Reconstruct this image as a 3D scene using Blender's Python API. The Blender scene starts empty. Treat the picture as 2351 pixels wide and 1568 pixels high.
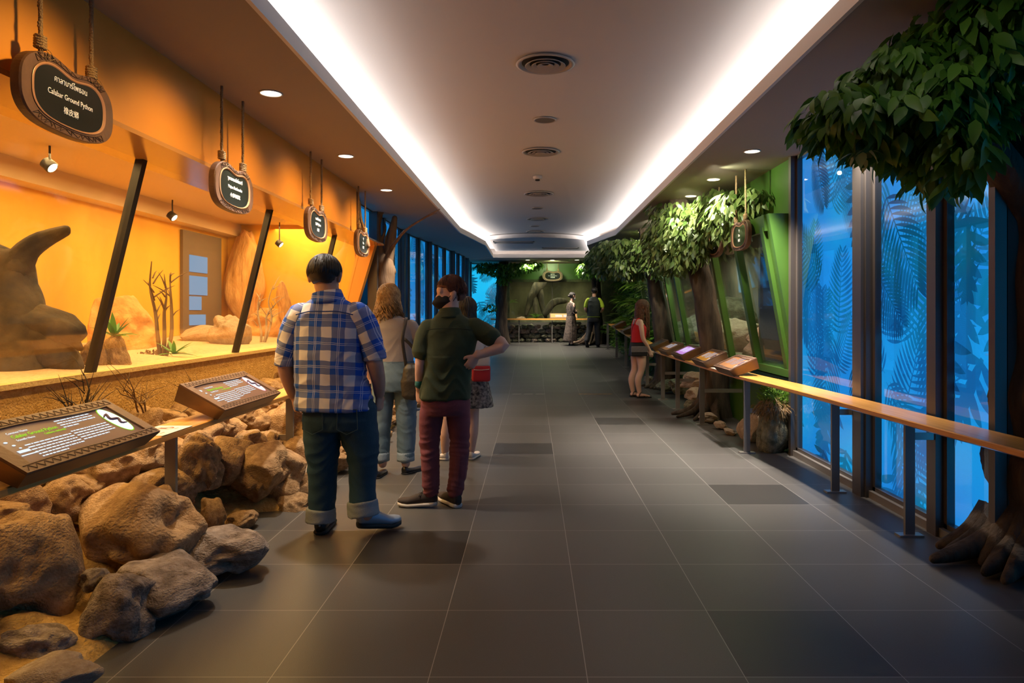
import bpy, bmesh, math, random
from mathutils import Vector, Matrix, noise
R = random.Random(7)
PI = math.pi
SC = bpy.context.scene
COL = SC.collection

# ---------------- camera ----------------
CAMH, F, VX, VY = 1.39, 1600.0, 1222.0, 717.0
cd = bpy.data.cameras.new('camera'); cam = bpy.data.objects.new('camera', cd); COL.objects.link(cam)
cam.location = (0, 0, CAMH); cam.rotation_euler = (PI/2, 0, 0)
cd.sensor_width = 36; cd.lens = F/2351*36
cd.shift_x = -(VX-1175.5)/2351; cd.shift_y = -(784-VY)/2351
cd.clip_start = 0.05; cd.clip_end = 100
SC.camera = cam
# ---------------- world + exposure ----------------
w = bpy.data.worlds.new('world'); SC.world = w; w.use_nodes = True
w.node_tree.nodes['Background'].inputs[0].default_value = (0.05, 0.06, 0.08, 1)
w.node_tree.nodes['Background'].inputs[1].default_value = 0.05
SC.view_settings.view_transform = 'Standard'; SC.view_settings.look = 'None'
SC.view_settings.exposure = 0.0; SC.view_settings.gamma = 1.0
SC.view_settings.use_curve_mapping = False
try:
    SC.cycles.max_bounces = 6; SC.cycles.transparent_max_bounces = 24
    SC.cycles.caustics_reflective = False; SC.cycles.caustics_refractive = False
    SC.cycles.sample_clamp_indirect = 4.0
except Exception: pass

TRAY = [(-1.36, -3.0), (-1.36, 13.2), (-1.05, 15.7), (-1.07, 19.2), (1.66, 19.2), (1.23, 15.7), (1.62, 13.6), (1.55, -3.0)]
CEIL, TOP = 2.9, 3.16
def light(kind, name, loc, energy, color, rot=None, aim=None, **kw):
    d = bpy.data.lights.new(name, kind); d.energy = energy; d.color = color
    for k, v in kw.items(): setattr(d, k, v)
    o = bpy.data.objects.new(name, d); COL.objects.link(o); o.location = loc
    if aim is not None:
        o.rotation_euler = (Vector(aim)-Vector(loc)).to_track_quat('-Z', 'Y').to_euler()
    elif rot: o.rotation_euler = rot
    return o
COVE = (1.0, 0.93, 0.90)
def cove(a, b, inward, e):
    a = Vector((a[0], a[1], 0)); b = Vector((b[0], b[1], 0)); m = (a+b)/2; L = (b-a).length
    n = Vector((inward[0], inward[1], 0)).normalized()
    loc = m - n*0.17; loc.z = 2.965
    d = (b-a).normalized()
    z = -(n*0.72+Vector((0, 0, 0.69))).normalized()
    y = z.cross(d).normalized()
    o = light('AREA', 'cove_light', loc, e*L, COVE, shape='RECTANGLE', size=L, size_y=0.06)
    o.rotation_euler = Matrix((d, y, z)).transposed().to_euler()
CE = 7.9
cove((-1.36, 3.0), (-1.36, 7.1), (1, 0), CE*0.85); cove((-1.36, 7.1), (-1.36, 13.2), (1, 0), CE)
cove((1.55, 3.0), (1.585, 7.1), (-1, 0), CE*0.85); cove((1.585, 7.1), (1.62, 13.6), (-1, 0), CE)
cove((-1.36, 13.2), (-1.05, 15.7), (1, 0), CE*0.8); cove((-1.05, 15.7), (-1.07, 19.2), (1, 0), CE)
cove((1.62, 13.6), (1.23, 15.7), (-1, 0), CE*0.8); cove((1.23, 15.7), (1.66, 19.2), (-1, 0), CE)
cove((-1.07, 19.2), (1.66, 19.2), (0, -1), CE)
WARM = (1.0, 0.88, 0.76)
LEFT_DL = [(-1.8, y) for y in (4.8, 6.73, 8.6, 10.5)]
RIGHT_DL = [(2.35, 5.15)]+[(2.06, y) for y in (6.53, 7.92, 9.05, 13.1)]
END_DL = [(x, 20.1) for x in (-0.13, 0.58, 1.29)]
for x, y in LEFT_DL: light('SPOT', 'downlight_beam', (x, y, 2.86), 215, WARM, rot=(0, 0, 0), spot_size=1.4, spot_blend=0.8, shadow_soft_size=0.05)
for x, y in RIGHT_DL: light('SPOT', 'downlight_beam', (x, y, 2.86), 220 if y < 6 else 720, WARM, rot=(0, 0, 0), spot_size=1.45, spot_blend=0.8, shadow_soft_size=0.05)
for x, y in END_DL: light('SPOT', 'downlight_beam', (x, y, 2.86), 150, WARM, rot=(0, 0, 0), spot_size=1.9, spot_blend=0.8, shadow_soft_size=0.05)
AMB = (1.0, 0.58, 0.18)
# amber lamps in the terrarium bays and amber wall washers
for y in (3.2, 5.5, 7.7, 9.9):
    light('AREA', 'terrarium_lamp', (-3.35, y, 2.62), 60, (1.0, 0.68, 0.26), rot=(0, 0, 0), shape='RECTANGLE', size=0.9, size_y=1.8)
for y, e in ((2.7, 18), (4.2, 75), (5.8, 110), (7.6, 110), (9.2, 100)):
    light('SPOT', 'amber_washer', (-2.22, y, 2.33), e*0.55, (1.0, 0.66, 0.26), aim=(-2.42, y, 0.45), spot_size=1.9, spot_blend=0.6, shadow_soft_size=0.05)
for q in range(7):
    y = 1.9+q*1.1; light('SPOT', 'amber_washer', (-1.2-0.1, y, 2.85), 52+6*q, AMB, aim=(-2.0, y, 1.98), spot_size=1.72, spot_blend=1.0, shadow_soft_size=0.04)
light('SPOT', 'tree_or_fill_spot', (1.25, 2.5, 2.84), 6, (1.0, 0.95, 0.8), aim=(2.1, 3.4, 2.2), spot_size=1.3, spot_blend=1.0, shadow_soft_size=0.04)
# tree spotlights and bay lamps on the right
for loc, aim, e in (((1.75, 8.3, 2.84), (2.2, 9.3, 2.3), 150), ((1.9, 11.2, 2.84), (2.2, 12.8, 2.2), 130), ((1.8, 7.0, 2.84), (2.3, 8.2, 2.3), 90)):
    light('SPOT', 'tree_or_fill_spot', loc, e, (1.0, 0.93, 0.72), aim=aim, spot_size=1.3, spot_blend=0.7, shadow_soft_size=0.04)
for y, e, c in ((7.4, 5, (0.5, 0.7, 1.0)), (8.7, 34, (1.0, 0.75, 0.55)), (10.9, 22, (0.9, 1.0, 0.7)), (13.2, 18, (0.8, 1.0, 0.7))):
    light('AREA', 'vivarium_lamp', (3.1, y, 2.5), e, c, rot=(0, 0, 0), shape='RECTANGLE', size=0.7, size_y=0.9)
light('SPOT', 'green_washer', (1.9, 7.3, 2.85), 22, (0.9, 1.0, 0.6), aim=(2.5, 7.1, 2.6), spot_size=2.0, spot_blend=1.0, shadow_soft_size=0.02)
light('AREA', 'vivarium_lamp', (0.6, 22.3, 2.5), 24, (0.95, 1.0, 0.6), rot=(0, 0, 0), shape='RECTANGLE', size=2.2, size_y=0.5)
light('SPOT', 'green_washer', (0.6, 20.3, 2.86), 70, (0.8, 1.0, 0.45), aim=(0.6, 21.6, 2.7), spot_size=2.4, spot_blend=1.0, shadow_soft_size=0.1)
for y in (15.4, 17.6, 19.6):  # unseen fill spots added to brighten the living wall
    light('SPOT', 'tree_or_fill_spot', (1.5, y-0.6, 2.84), 70, (1.0, 0.92, 0.66), aim=(2.6, y, 1.3), spot_size=1.3, spot_blend=0.8, shadow_soft_size=0.05)
light('SPOT', 'tree_or_fill_spot', (0.6, 19.9, 2.86), 260, (1.0, 0.9, 0.65), aim=(0.7, 21.4, 0.9), spot_size=1.3, spot_blend=0.9, shadow_soft_size=0.05)  # unseen fill spot added to light the stones under the far counter
for x in (0.1, 1.5):
    light('SPOT', 'tree_or_fill_spot', (x, 20.2, 2.8), 60, (1.0, 0.95, 0.75), aim=(x-0.4, 21.0, 2.3), spot_size=1.0, spot_blend=0.6, shadow_soft_size=0.04)

# ---------------- helpers ----------------
def nth(i):
    t = ('first second third fourth fifth sixth seventh eighth ninth tenth eleventh twelfth thirteenth fourteenth fifteenth sixteenth seventeenth eighteenth nineteenth twentieth').split()
    if i < 20: return t[i]
    return ('twenty-' if i < 29 else 'thirtieth' if i == 29 else 'thirty-')+(t[(i+1) % 10-1] if i != 29 else '')
def zf(Y): return max(0.0, 0.05*(Y-11.9))
def P(px, py, Y): return Vector(((px-VX)*Y/F, Y, CAMH-(py-VY)*Y/F))
def tag(o, label=None, cat=None, group=None, kind=None):
    if label: o['label'] = label
    if cat: o['category'] = cat
    if group: o['group'] = group
    if kind: o['kind'] = kind
    return o
def empty(name, loc=(0, 0, 0), rz=0, label=None, cat=None, group=None):
    o = bpy.data.objects.new(name, None); COL.objects.link(o); o.location = loc; o.rotation_euler = (0, 0, rz)
    return tag(o, label, cat, group)
def mkobj(name, me, m=None, parent=None, smooth=False, loc=None):
    if isinstance(me, bmesh.types.BMesh):
        bm = me; me = bpy.data.meshes.new(name); bmesh.ops.recalc_face_normals(bm, faces=bm.faces); bm.to_mesh(me); bm.free()
    o = bpy.data.objects.new(name, me); COL.objects.link(o)
    if m is not None:
        me.materials.clear()
        for q in (m if isinstance(m, (list, tuple)) else [m]): me.materials.append(q)
    if smooth:
        me.polygons.foreach_set('use_smooth', [True]*len(me.polygons))
    if parent is not None: o.parent = parent
    if loc is not None: o.location = loc
    return o
def raw(name, verts, faces, m=None, parent=None, smooth=False, mats=None):
    me = bpy.data.meshes.new(name); me.from_pydata([tuple(v) for v in verts], [], faces); me.update()
    o = mkobj(name, me, m, parent, smooth)
    if mats: me.polygons.foreach_set('material_index', mats)
    return o
def struct(name, bm, m, smooth=False, parent=None):
    o = mkobj(name, bm, m, parent, smooth)
    if parent is None: o['kind'] = 'structure'
    return o
def box(bm, x0, x1, y0, y1, z0, z1, bev=0):
    r = bmesh.ops.create_cube(bm, size=1.0, matrix=Matrix.Translation(((x0+x1)/2, (y0+y1)/2, (z0+z1)/2)) @ Matrix.Diagonal((abs(x1-x0), abs(y1-y0), abs(z1-z0), 1)))
    if bev:
        es = list({e for v in r['verts'] for e in v.link_edges})
        bmesh.ops.bevel(bm, geom=es, offset=bev, segments=2, affect='EDGES', profile=0.6)
def BOX(*a, bev=0):
    bm = bmesh.new(); box(bm, *a, bev=bev); return bm
def prism(bm, poly, d):
    """poly: list of 3d points, extruded by vector d"""
    vs = [bm.verts.new(p) for p in poly]; n = len(vs); d = Vector(d)
    ws = [bm.verts.new(Vector(p)+d) for p in poly]
    bm.faces.new(vs); bm.faces.new(ws[::-1])
    for i in range(n): bm.faces.new((vs[i], vs[(i+1) % n], ws[(i+1) % n], ws[i]))
def hexa(bm, c):
    """8 corners: bottom ring 0-3, top ring 4-7"""
    v = [bm.verts.new(p) for p in c]
    for f in ((0, 1, 2, 3), (7, 6, 5, 4), (0, 4, 5, 1), (1, 5, 6, 2), (2, 6, 7, 3), (3, 7, 4, 0)): bm.faces.new([v[i] for i in f])
def bar(bm, a, b, w, d, up=(0, 0, 1)):
    a = Vector(a); b = Vector(b); t = (b-a).normalized(); up = Vector(up)
    if abs(t.dot(up)) > 0.95: up = Vector((0, 1, 0))
    s = t.cross(up).normalized()*w/2; u = s.cross(t).normalized()*d/2
    hexa(bm, [a-s-u, a+s-u, a+s+u, a-s+u, b-s-u, b+s-u, b+s+u, b-s+u])
def resample(pts, rad, step):
    out, ro = [], []
    n = len(pts)
    for i in range(n-1):
        p0 = pts[max(i-1, 0)]; p1 = pts[i]; p2 = pts[i+1]; p3 = pts[min(i+2, n-1)]
        k = max(1, int((p2-p1).length/step))
        for j in range(k):
            t = j/k
            q = 0.5*((2*p1)+(p2-p0)*t+(2*p0-5*p1+4*p2-p3)*t*t+(3*p1-p0-3*p2+p3)*t**3)
            out.append(q); s = t*t*(3-2*t) if False else t
            ro.append(tuple(rad[i][c]*(1-s)+rad[i+1][c]*s for c in (0, 1)))
    out.append(pts[-1]); ro.append(rad[-1])
    return out, ro
def tube(bm, pts, rad, n=12, step=0.03, ref=(0, 1, 0), cap=True, mi=0, rough=0, seed=0):
    """rad: list of r or (r_side, r_ref); r_ref lies along ref"""
    pts = [Vector(p) for p in pts]; rad = [(r, r) if isinstance(r, (int, float)) else r for r in rad]
    if len(rad) == 1: rad = rad*len(pts)
    pts, rad = resample(pts, rad, step); ref = Vector(ref); rings = []
    m = len(pts)
    tans = [(pts[min(i+1, m-1)]-pts[max(i-1, 0)]).normalized() for i in range(m)]
    v = ref-ref.dot(tans[0])*tans[0]
    if v.length < 0.1: v = Vector((1, 0, 0))-tans[0].x*tans[0]
    v.normalize()
    seq = []
    for i in range(m):
        t = tans[i]; v = (v-v.dot(t)*t).normalized(); s = v.cross(t).normalized()
        seq.append((pts[i], t, s, v, rad[i]))
    if cap:
        p, t, s, v0, r = seq[0]; rm = min(r)
        pre = [(p-t*rm*0.8, t, s, v0, (r[0]*0.4, r[1]*0.4)), (p-t*rm*0.45, t, s, v0, (r[0]*0.8, r[1]*0.8))]
        p, t, s, v1, r = seq[-1]; rm = min(r)
        post = [(p+t*rm*0.45, t, s, v1, (r[0]*0.8, r[1]*0.8)), (p+t*rm*0.8, t, s, v1, (r[0]*0.4, r[1]*0.4))]
        seq = pre+seq+post
    for p, t, s, u, r in seq:
        ring = []
        for k in range(n):
            a = 2*PI*k/n
            d = s*math.cos(a)*r[0]+u*math.sin(a)*r[1]
            if rough: d *= 1+rough*noise.noise(Vector((p.x*3+seed, p.y*3, p.z*3))+d.normalized()*1.3)
            ring.append(bm.verts.new(p+d))
        rings.append(ring)
    for a, b in zip(rings, rings[1:]):
        for k in range(n):
            f = bm.faces.new((a[k], a[(k+1) % n], b[(k+1) % n], b[k])); f.material_index = mi
    f = bm.faces.new(rings[0][::-1]); f.material_index = mi
    f = bm.faces.new(rings[-1]); f.material_index = mi
def ball(bm, c, r, sub=3, rot=None, mi=0):
    if isinstance(r, (int, float)): r = (r, r, r)
    M = Matrix.Translation(c) @ (rot.to_matrix().to_4x4() if rot else Matrix()) @ Matrix.Diagonal((*r, 1))
    res = bmesh.ops.create_icosphere(bm, subdivisions=sub, radius=1, matrix=M)
    if mi:
        for v in res['verts']:
            for f in v.link_faces: f.material_index = mi
def loft(bm, rings, n=32, p=2.3):
    """rings: (x,y,z,rx,ry) horizontal superellipses, bottom to top"""
    L = []
    for (x, y, z, rx, ry) in rings:
        ring = []
        for k in range(n):
            a = 2*PI*k/n; c, s = math.cos(a), math.sin(a)
            ring.append(bm.verts.new((x+rx*math.copysign(abs(c)**(2/p), c), y+ry*math.copysign(abs(s)**(2/p), s), z)))
        L.append(ring)
    for a, b in zip(L, L[1:]):
        for k in range(n): bm.faces.new((a[k], a[(k+1) % n], b[(k+1) % n], b[k]))
    bm.faces.new(L[0][::-1]); bm.faces.new(L[-1])

# ---------------- materials ----------------
MATS = {}
def mat(name, col, rough=0.6, metal=0.0, col2=None, scale=8.0, bump=0.0, bscale=40.0, stretch=(1, 1, 1), emit=None, es=1.0, detail=4.0, spec=0.5, trans=0.0, coat=0.0):
    if name in MATS: return MATS[name]
    m = bpy.data.materials.new(name); m.use_nodes = True; nt = m.node_tree; b = nt.nodes['Principled BSDF']
    b.inputs['Base Color'].default_value = (*col, 1); b.inputs['Roughness'].default_value = rough
    b.inputs['Metallic'].default_value = metal; b.inputs['Specular IOR Level'].default_value = spec
    if coat: b.inputs['Coat Weight'].default_value = coat; b.inputs['Coat Roughness'].default_value = 0.1
    tc = nt.nodes.new('ShaderNodeTexCoord'); mp = nt.nodes.new('ShaderNodeMapping'); mp.inputs['Scale'].default_value = stretch
    nt.links.new(tc.outputs['Object'], mp.inputs[0])
    if col2 is not None:
        n = nt.nodes.new('ShaderNodeTexNoise'); n.inputs['Scale'].default_value = scale; n.inputs['Detail'].default_value = detail
        r = nt.nodes.new('ShaderNodeValToRGB'); r.color_ramp.elements[0].position = 0.35; r.color_ramp.elements[1].position = 0.68
        r.color_ramp.elements[0].color = (*col, 1); r.color_ramp.elements[1].color = (*col2, 1)
        nt.links.new(mp.outputs[0], n.inputs['Vector']); nt.links.new(n.outputs[0], r.inputs[0]); nt.links.new(r.outputs[0], b.inputs['Base Color'])
    if bump:
        n2 = nt.nodes.new('ShaderNodeTexNoise'); n2.inputs['Scale'].default_value = bscale; n2.inputs['Detail'].default_value = 5
        bp = nt.nodes.new('ShaderNodeBump'); bp.inputs['Strength'].default_value = bump; bp.inputs['Distance'].default_value = 0.02
        nt.links.new(mp.outputs[0], n2.inputs['Vector']); nt.links.new(n2.outputs[0], bp.inputs['Height']); nt.links.new(bp.outputs[0], b.inputs['Normal'])
    if emit:
        b.inputs['Emission Color'].default_value = (*emit, 1); b.inputs['Emission Strength'].default_value = es
    MATS[name] = m; return m
def glass(name, base=0.04, tint=(1, 1, 1), rough=0.02, haze=0.0, hazecol=(1, 1, 1)):
    if name in MATS: return MATS[name]
    m = bpy.data.materials.new(name); m.use_nodes = True; nt = m.node_tree; nt.nodes.clear()
    out = nt.nodes.new('ShaderNodeOutputMaterial'); t = nt.nodes.new('ShaderNodeBsdfTransparent'); g = nt.nodes.new('ShaderNodeBsdfGlossy')
    t.inputs[0].default_value = (*tint, 1); g.inputs['Roughness'].default_value = rough
    fr = nt.nodes.new('ShaderNodeFresnel'); fr.inputs[0].default_value = 1.45
    ad = nt.nodes.new('ShaderNodeMath'); ad.operation = 'ADD'; ad.inputs[1].default_value = base; ad.use_clamp = True
    mx = nt.nodes.new('ShaderNodeMixShader'); L = nt.links
    ge = nt.nodes.new('ShaderNodeNewGeometry'); sb = nt.nodes.new('ShaderNodeMath'); sb.operation = 'SUBTRACT'; sb.inputs[0].default_value = 1.0
    mu = nt.nodes.new('ShaderNodeMath'); mu.operation = 'MULTIPLY'   # only the entry face of a pane mirrors
    L.new(ge.outputs['Backfacing'], sb.inputs[1]); L.new(fr.outputs[0], ad.inputs[0]); L.new(ad.outputs[0], mu.inputs[0]); L.new(sb.outputs[0], mu.inputs[1]); L.new(mu.outputs[0], mx.inputs[0]); L.new(t.outputs[0], mx.inputs[1]); L.new(g.outputs[0], mx.inputs[2])
    last = mx
    if haze:
        d = nt.nodes.new('ShaderNodeBsdfDiffuse'); d.inputs[0].default_value = (*hazecol, 1)
        m2 = nt.nodes.new('ShaderNodeMixShader'); no = nt.nodes.new('ShaderNodeTexNoise'); no.inputs['Scale'].default_value = 2.5; no.inputs['Detail'].default_value = 6
        mr = nt.nodes.new('ShaderNodeMapRange'); mr.inputs[1].default_value = 0.35; mr.inputs[2].default_value = 0.8; mr.inputs[3].default_value = 0.01; mr.inputs[4].default_value = haze
        L.new(no.outputs[0], mr.inputs[0]); L.new(mr.outputs[0], m2.inputs[0]); L.new(mx.outputs[0], m2.inputs[1]); L.new(d.outputs[0], m2.inputs[2]); last = m2
    L.new(last.outputs[0], out.inputs[0]); MATS[name] = m; return m
def emis(name, col, s=1.0, col2=None, scale=1.0, stretch=(1, 1, 1)):
    if name in MATS: return MATS[name]
    m = bpy.data.materials.new(name); m.use_nodes = True; nt = m.node_tree; nt.nodes.clear()
    out = nt.nodes.new('ShaderNodeOutputMaterial'); e = nt.nodes.new('ShaderNodeEmission'); e.inputs[0].default_value = (*col, 1); e.inputs[1].default_value = s
    if col2:
        tc = nt.nodes.new('ShaderNodeTexCoord'); mp = nt.nodes.new('ShaderNodeMapping'); mp.inputs['Scale'].default_value = stretch
        n = nt.nodes.new('ShaderNodeTexNoise'); n.inputs['Scale'].default_value = scale; n.inputs['Detail'].default_value = 1
        r = nt.nodes.new('ShaderNodeValToRGB'); r.color_ramp.elements[0].position = 0.38; r.color_ramp.elements[1].position = 0.62
        r.color_ramp.elements[0].color = (*col, 1); r.color_ramp.elements[1].color = (*col2, 1)
        nt.links.new(tc.outputs['Object'], mp.inputs[0]); nt.links.new(mp.outputs[0], n.inputs['Vector'])
        nt.links.new(n.outputs[0], r.inputs[0]); nt.links.new(r.outputs[0], e.inputs[0])
    nt.links.new(e.outputs[0], out.inputs[0]); MATS[name] = m; return m

def floor_mat():
    m = bpy.data.materials.new('floor_tiles'); m.use_nodes = True; nt = m.node_tree; b = nt.nodes['Principled BSDF']; L = nt.links
    tc = nt.nodes.new('ShaderNodeTexCoord'); sp = nt.nodes.new('ShaderNodeSeparateXYZ'); L.new(tc.outputs['Object'], sp.inputs[0])
    def M(op, a, bb=None, c=None):
        n = nt.nodes.new('ShaderNodeMath'); n.operation = op
        for i, v in enumerate((a, bb, c)):
            if v is None: continue
            if isinstance(v, (int, float)): n.inputs[i].default_value = v
            else: L.new(v, n.inputs[i])
        return n.outputs[0]
    TW = 0.602; TL = 0.595
    u = M('DIVIDE', M('ADD', sp.outputs[0], -0.209), TW); v = M('DIVIDE', M('ADD', sp.outputs[1], -2.656), TL)
    fu = M('SUBTRACT', u, M('FLOOR', u)); fv = M('SUBTRACT', v, M('FLOOR', v))
    eu = M('MINIMUM', fu, M('SUBTRACT', 1.0, fu)); ev = M('MINIMUM', fv, M('SUBTRACT', 1.0, fv))
    gr = M('LESS_THAN', M('MINIMUM', eu, ev), 0.0028)
    cb = nt.nodes.new('ShaderNodeCombineXYZ'); L.new(M('FLOOR', u), cb.inputs[0]); L.new(M('FLOOR', v), cb.inputs[1])
    wn = nt.nodes.new('ShaderNodeTexWhiteNoise'); wn.noise_dimensions = '2D'; L.new(cb.outputs[0], wn.inputs['Vector'])
    no = nt.nodes.new('ShaderNodeTexNoise'); no.inputs['Scale'].default_value = 260; no.inputs['Detail'].default_value = 3
    L.new(tc.outputs['Object'], no.inputs['Vector'])
    base = M('ADD', 0.074, M('MULTIPLY', M('ADD', no.outputs[0], -0.5), 0.05))
    base = M('ADD', base, M('MULTIPLY', wn.outputs[0], 0.012))
    # individual darker tiles seen in the floor
    dark = None
    for (i, j) in DARK:
        h = M('MULTIPLY', M('COMPARE', M('FLOOR', u), float(i), 0.1), M('COMPARE', M('FLOOR', v), float(j), 0.1))
        dark = h if dark is None else M('MAXIMUM', dark, h)
    base = M('MULTIPLY', base, M('SUBTRACT', 1.0, M('MULTIPLY', dark, 0.55)))
    base = M('ADD', M('MULTIPLY', base, M('SUBTRACT', 1.0, gr)), M('MULTIPLY', gr, 0.30))
    cc = nt.nodes.new('ShaderNodeCombineColor'); L.new(M('MULTIPLY', base, 1.06), cc.inputs[0]); L.new(base, cc.inputs[1]); L.new(M('MULTIPLY', base, 0.93), cc.inputs[2])
    L.new(cc.outputs[0], b.inputs['Base Color'])
    b.inputs['Roughness'].default_value = 0.42; b.inputs['Specular IOR Level'].default_value = 0.35
    bp = nt.nodes.new('ShaderNodeBump'); bp.inputs['Strength'].default_value = 0.12; bp.inputs['Distance'].default_value = 0.004
    L.new(no.outputs[0], bp.inputs['Height']); L.new(bp.outputs[0], b.inputs['Normal'])
    return m
DARK = [(1, 0), (2, 4), (-2, 2), (-1, 7), (1, 10), (2, 13), (1, 21)]
# ---------------- common materials ----------------
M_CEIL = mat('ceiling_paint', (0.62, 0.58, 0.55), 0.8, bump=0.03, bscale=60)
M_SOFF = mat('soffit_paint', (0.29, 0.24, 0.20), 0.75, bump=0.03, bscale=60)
M_ORANGE = mat('orange_paint', (0.84, 0.36, 0.05), 0.45, col2=(0.78, 0.31, 0.04), scale=1.5, bump=0.03, bscale=90)
M_GREEN = mat('green_paint', (0.046, 0.115, 0.017), 0.34, col2=(0.058, 0.14, 0.022), scale=2, bump=0.03, bscale=60)
M_SAND = mat('sandy_render', (0.50, 0.29, 0.07), 0.95, col2=(0.66, 0.41, 0.13), scale=26, bump=0.9, bscale=70, detail=8)
M_ROCK = mat('sandstone', (0.30, 0.17, 0.07), 0.9, col2=(0.52, 0.33, 0.16), scale=5, bump=0.9, bscale=22, detail=8)
M_ROCKG = mat('grey_brown_rock', (0.17, 0.12, 0.085), 0.85, col2=(0.42, 0.33, 0.26), scale=4, bump=0.9, bscale=18, detail=8)
M_ROCKM = mat('mossy_rock', (0.10, 0.10, 0.06), 0.85, col2=(0.26, 0.25, 0.17), scale=5, bump=0.8, bscale=20, detail=8)
M_ROCKP = mat('pale_tan_rock', (0.36, 0.27, 0.19), 0.9, col2=(0.50, 0.40, 0.30), scale=5, bump=0.7, bscale=20, detail=8)
M_WOOD = mat('orange_wood', (0.62, 0.27, 0.045), 0.38, col2=(0.74, 0.36, 0.08), scale=3, stretch=(14, 0.8, 14), coat=0.3)
M_STEEL = mat('brushed_steel', (0.42, 0.39, 0.36), 0.35, 0.7, bump=0.05, bscale=80, stretch=(1, 1, 12))
M_STEELD = mat('grey_post_paint', (0.20, 0.185, 0.17), 0.4, 0.3)
M_MULL = mat('window_mullion_paint', (0.11, 0.095, 0.085), 0.35, 0.4)
M_DARKM = mat('dark_frame', (0.035, 0.03, 0.028), 0.35, 0.5)
M_FRAME = mat('carved_brown_frame', (0.16, 0.085, 0.05), 0.5, col2=(0.12, 0.065, 0.04), scale=12, bump=0.15, bscale=60)
M_GROOVE = mat('carved_groove', (0.05, 0.025, 0.015), 0.8)
M_LIP = mat('frame_lip', (0.42, 0.22, 0.12), 0.35)
M_PANEL = mat('black_sign_panel', (0.012, 0.016, 0.012), 0.12, spec=0.6)
M_WHITE = mat('white_lettering', (0.85, 0.82, 0.78), 0.5, emit=(1, 0.95, 0.9), es=0.12)
M_ROPE = mat('jute_rope', (0.46, 0.31, 0.15), 0.95, col2=(0.30, 0.19, 0.09), scale=120, bump=0.8, bscale=160)
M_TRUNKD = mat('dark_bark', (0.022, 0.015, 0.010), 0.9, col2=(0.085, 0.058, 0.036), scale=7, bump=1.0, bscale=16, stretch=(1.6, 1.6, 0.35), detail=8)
M_TRUNKB = mat('brown_bark', (0.20, 0.13, 0.085), 0.9, col2=(0.38, 0.27, 0.18), scale=6, bump=0.9, bscale=14, stretch=(1.6, 1.6, 0.35), detail=8)
M_DRIFT = mat('driftwood', (0.11, 0.062, 0.03), 0.85, col2=(0.24, 0.145, 0.07), scale=6, bump=0.8, bscale=14, stretch=(1.5, 1.5, 0.3), detail=8)
def leafmat(name, c1, c2, tr=0.35, rough=0.45):
    m = bpy.data.materials.new(name); m.use_nodes = True; nt = m.node_tree; nt.nodes.clear(); L = nt.links
    out = nt.nodes.new('ShaderNodeOutputMaterial'); p = nt.nodes.new('ShaderNodeBsdfPrincipled'); t = nt.nodes.new('ShaderNodeBsdfTranslucent')
    ge = nt.nodes.new('ShaderNodeNewGeometry'); r = nt.nodes.new('ShaderNodeValToRGB')
    r.color_ramp.elements[0].color = (*c1, 1); r.color_ramp.elements[1].color = (*c2, 1)
    L.new(ge.outputs['Random Per Island'], r.inputs[0]); L.new(r.outputs[0], p.inputs['Base Color']); L.new(r.outputs[0], t.inputs[0])
    p.inputs['Roughness'].default_value = rough
    mx = nt.nodes.new('ShaderNodeMixShader'); mx.inputs[0].default_value = tr
    L.new(p.outputs[0], mx.inputs[1]); L.new(t.outputs[0], mx.inputs[2]); L.new(mx.outputs[0], out.inputs[0]); return m
M_LEAF = leafmat('ficus_leaf', (0.045, 0.095, 0.015), (0.16, 0.22, 0.06), 0.25)
M_LEAFD = leafmat('deep_green_leaf', (0.02, 0.085, 0.008), (0.12, 0.27, 0.025), 0.35)
M_LEAFLIT = leafmat('lit_leaf_tint', (0.16, 0.26, 0.06), (0.34, 0.40, 0.14))
M_FERN = leafmat('fern_leaf', (0.07, 0.20, 0.02), (0.22, 0.36, 0.05))
M_DRY = leafmat('dry_moss', (0.20, 0.11, 0.04), (0.34, 0.22, 0.09))
M_AGAVE = leafmat('agave_leaf', (0.05, 0.20, 0.02), (0.13, 0.34, 0.05), 0.2)
M_REDLEAF = leafmat('red_leaf', (0.30, 0.05, 0.02), (0.45, 0.16, 0.05), 0.2)
M_DL = emis('downlight_glow', (1.0, 0.86, 0.66), 6.0)
M_BLUE = emis('blue_window_film', (0.012, 0.22, 0.66), 1.25, (0.008, 0.32, 0.70), 0.9)
M_PR1 = emis('leaf_print_mid', (0.007, 0.14, 0.44), 0.95, (0.005, 0.20, 0.42), 1.6)
M_PR2 = emis('leaf_print_dark', (0.004, 0.075, 0.25), 0.85, (0.004, 0.12, 0.24), 2.0)
M_CYAN = emis('cyan_window_film', (0.014, 0.46, 0.80), 1.3, (0.012, 0.40, 0.76), 0.8)
M_PRC = emis('leaf_print_teal', (0.006, 0.15, 0.30), 0.8)
M_PRC2 = emis('leaf_print_soft', (0.008, 0.22, 0.42), 0.85)
G_WIN = glass('window_glass', 0.09, (0.97, 1, 1), 0.015)
G_TANK = glass('terrarium_glass', 0.06, (1, 0.98, 0.94), 0.05, 0.035, (1, 0.75, 0.45))
G_TANKR = glass('vivarium_glass', 0.10, (0.95, 1, 0.97), 0.03, 0.03, (0.8, 0.9, 0.8))
G_CLEAR = glass('clear_glass', 0.02, (1, 1, 1), 0.02)

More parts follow.
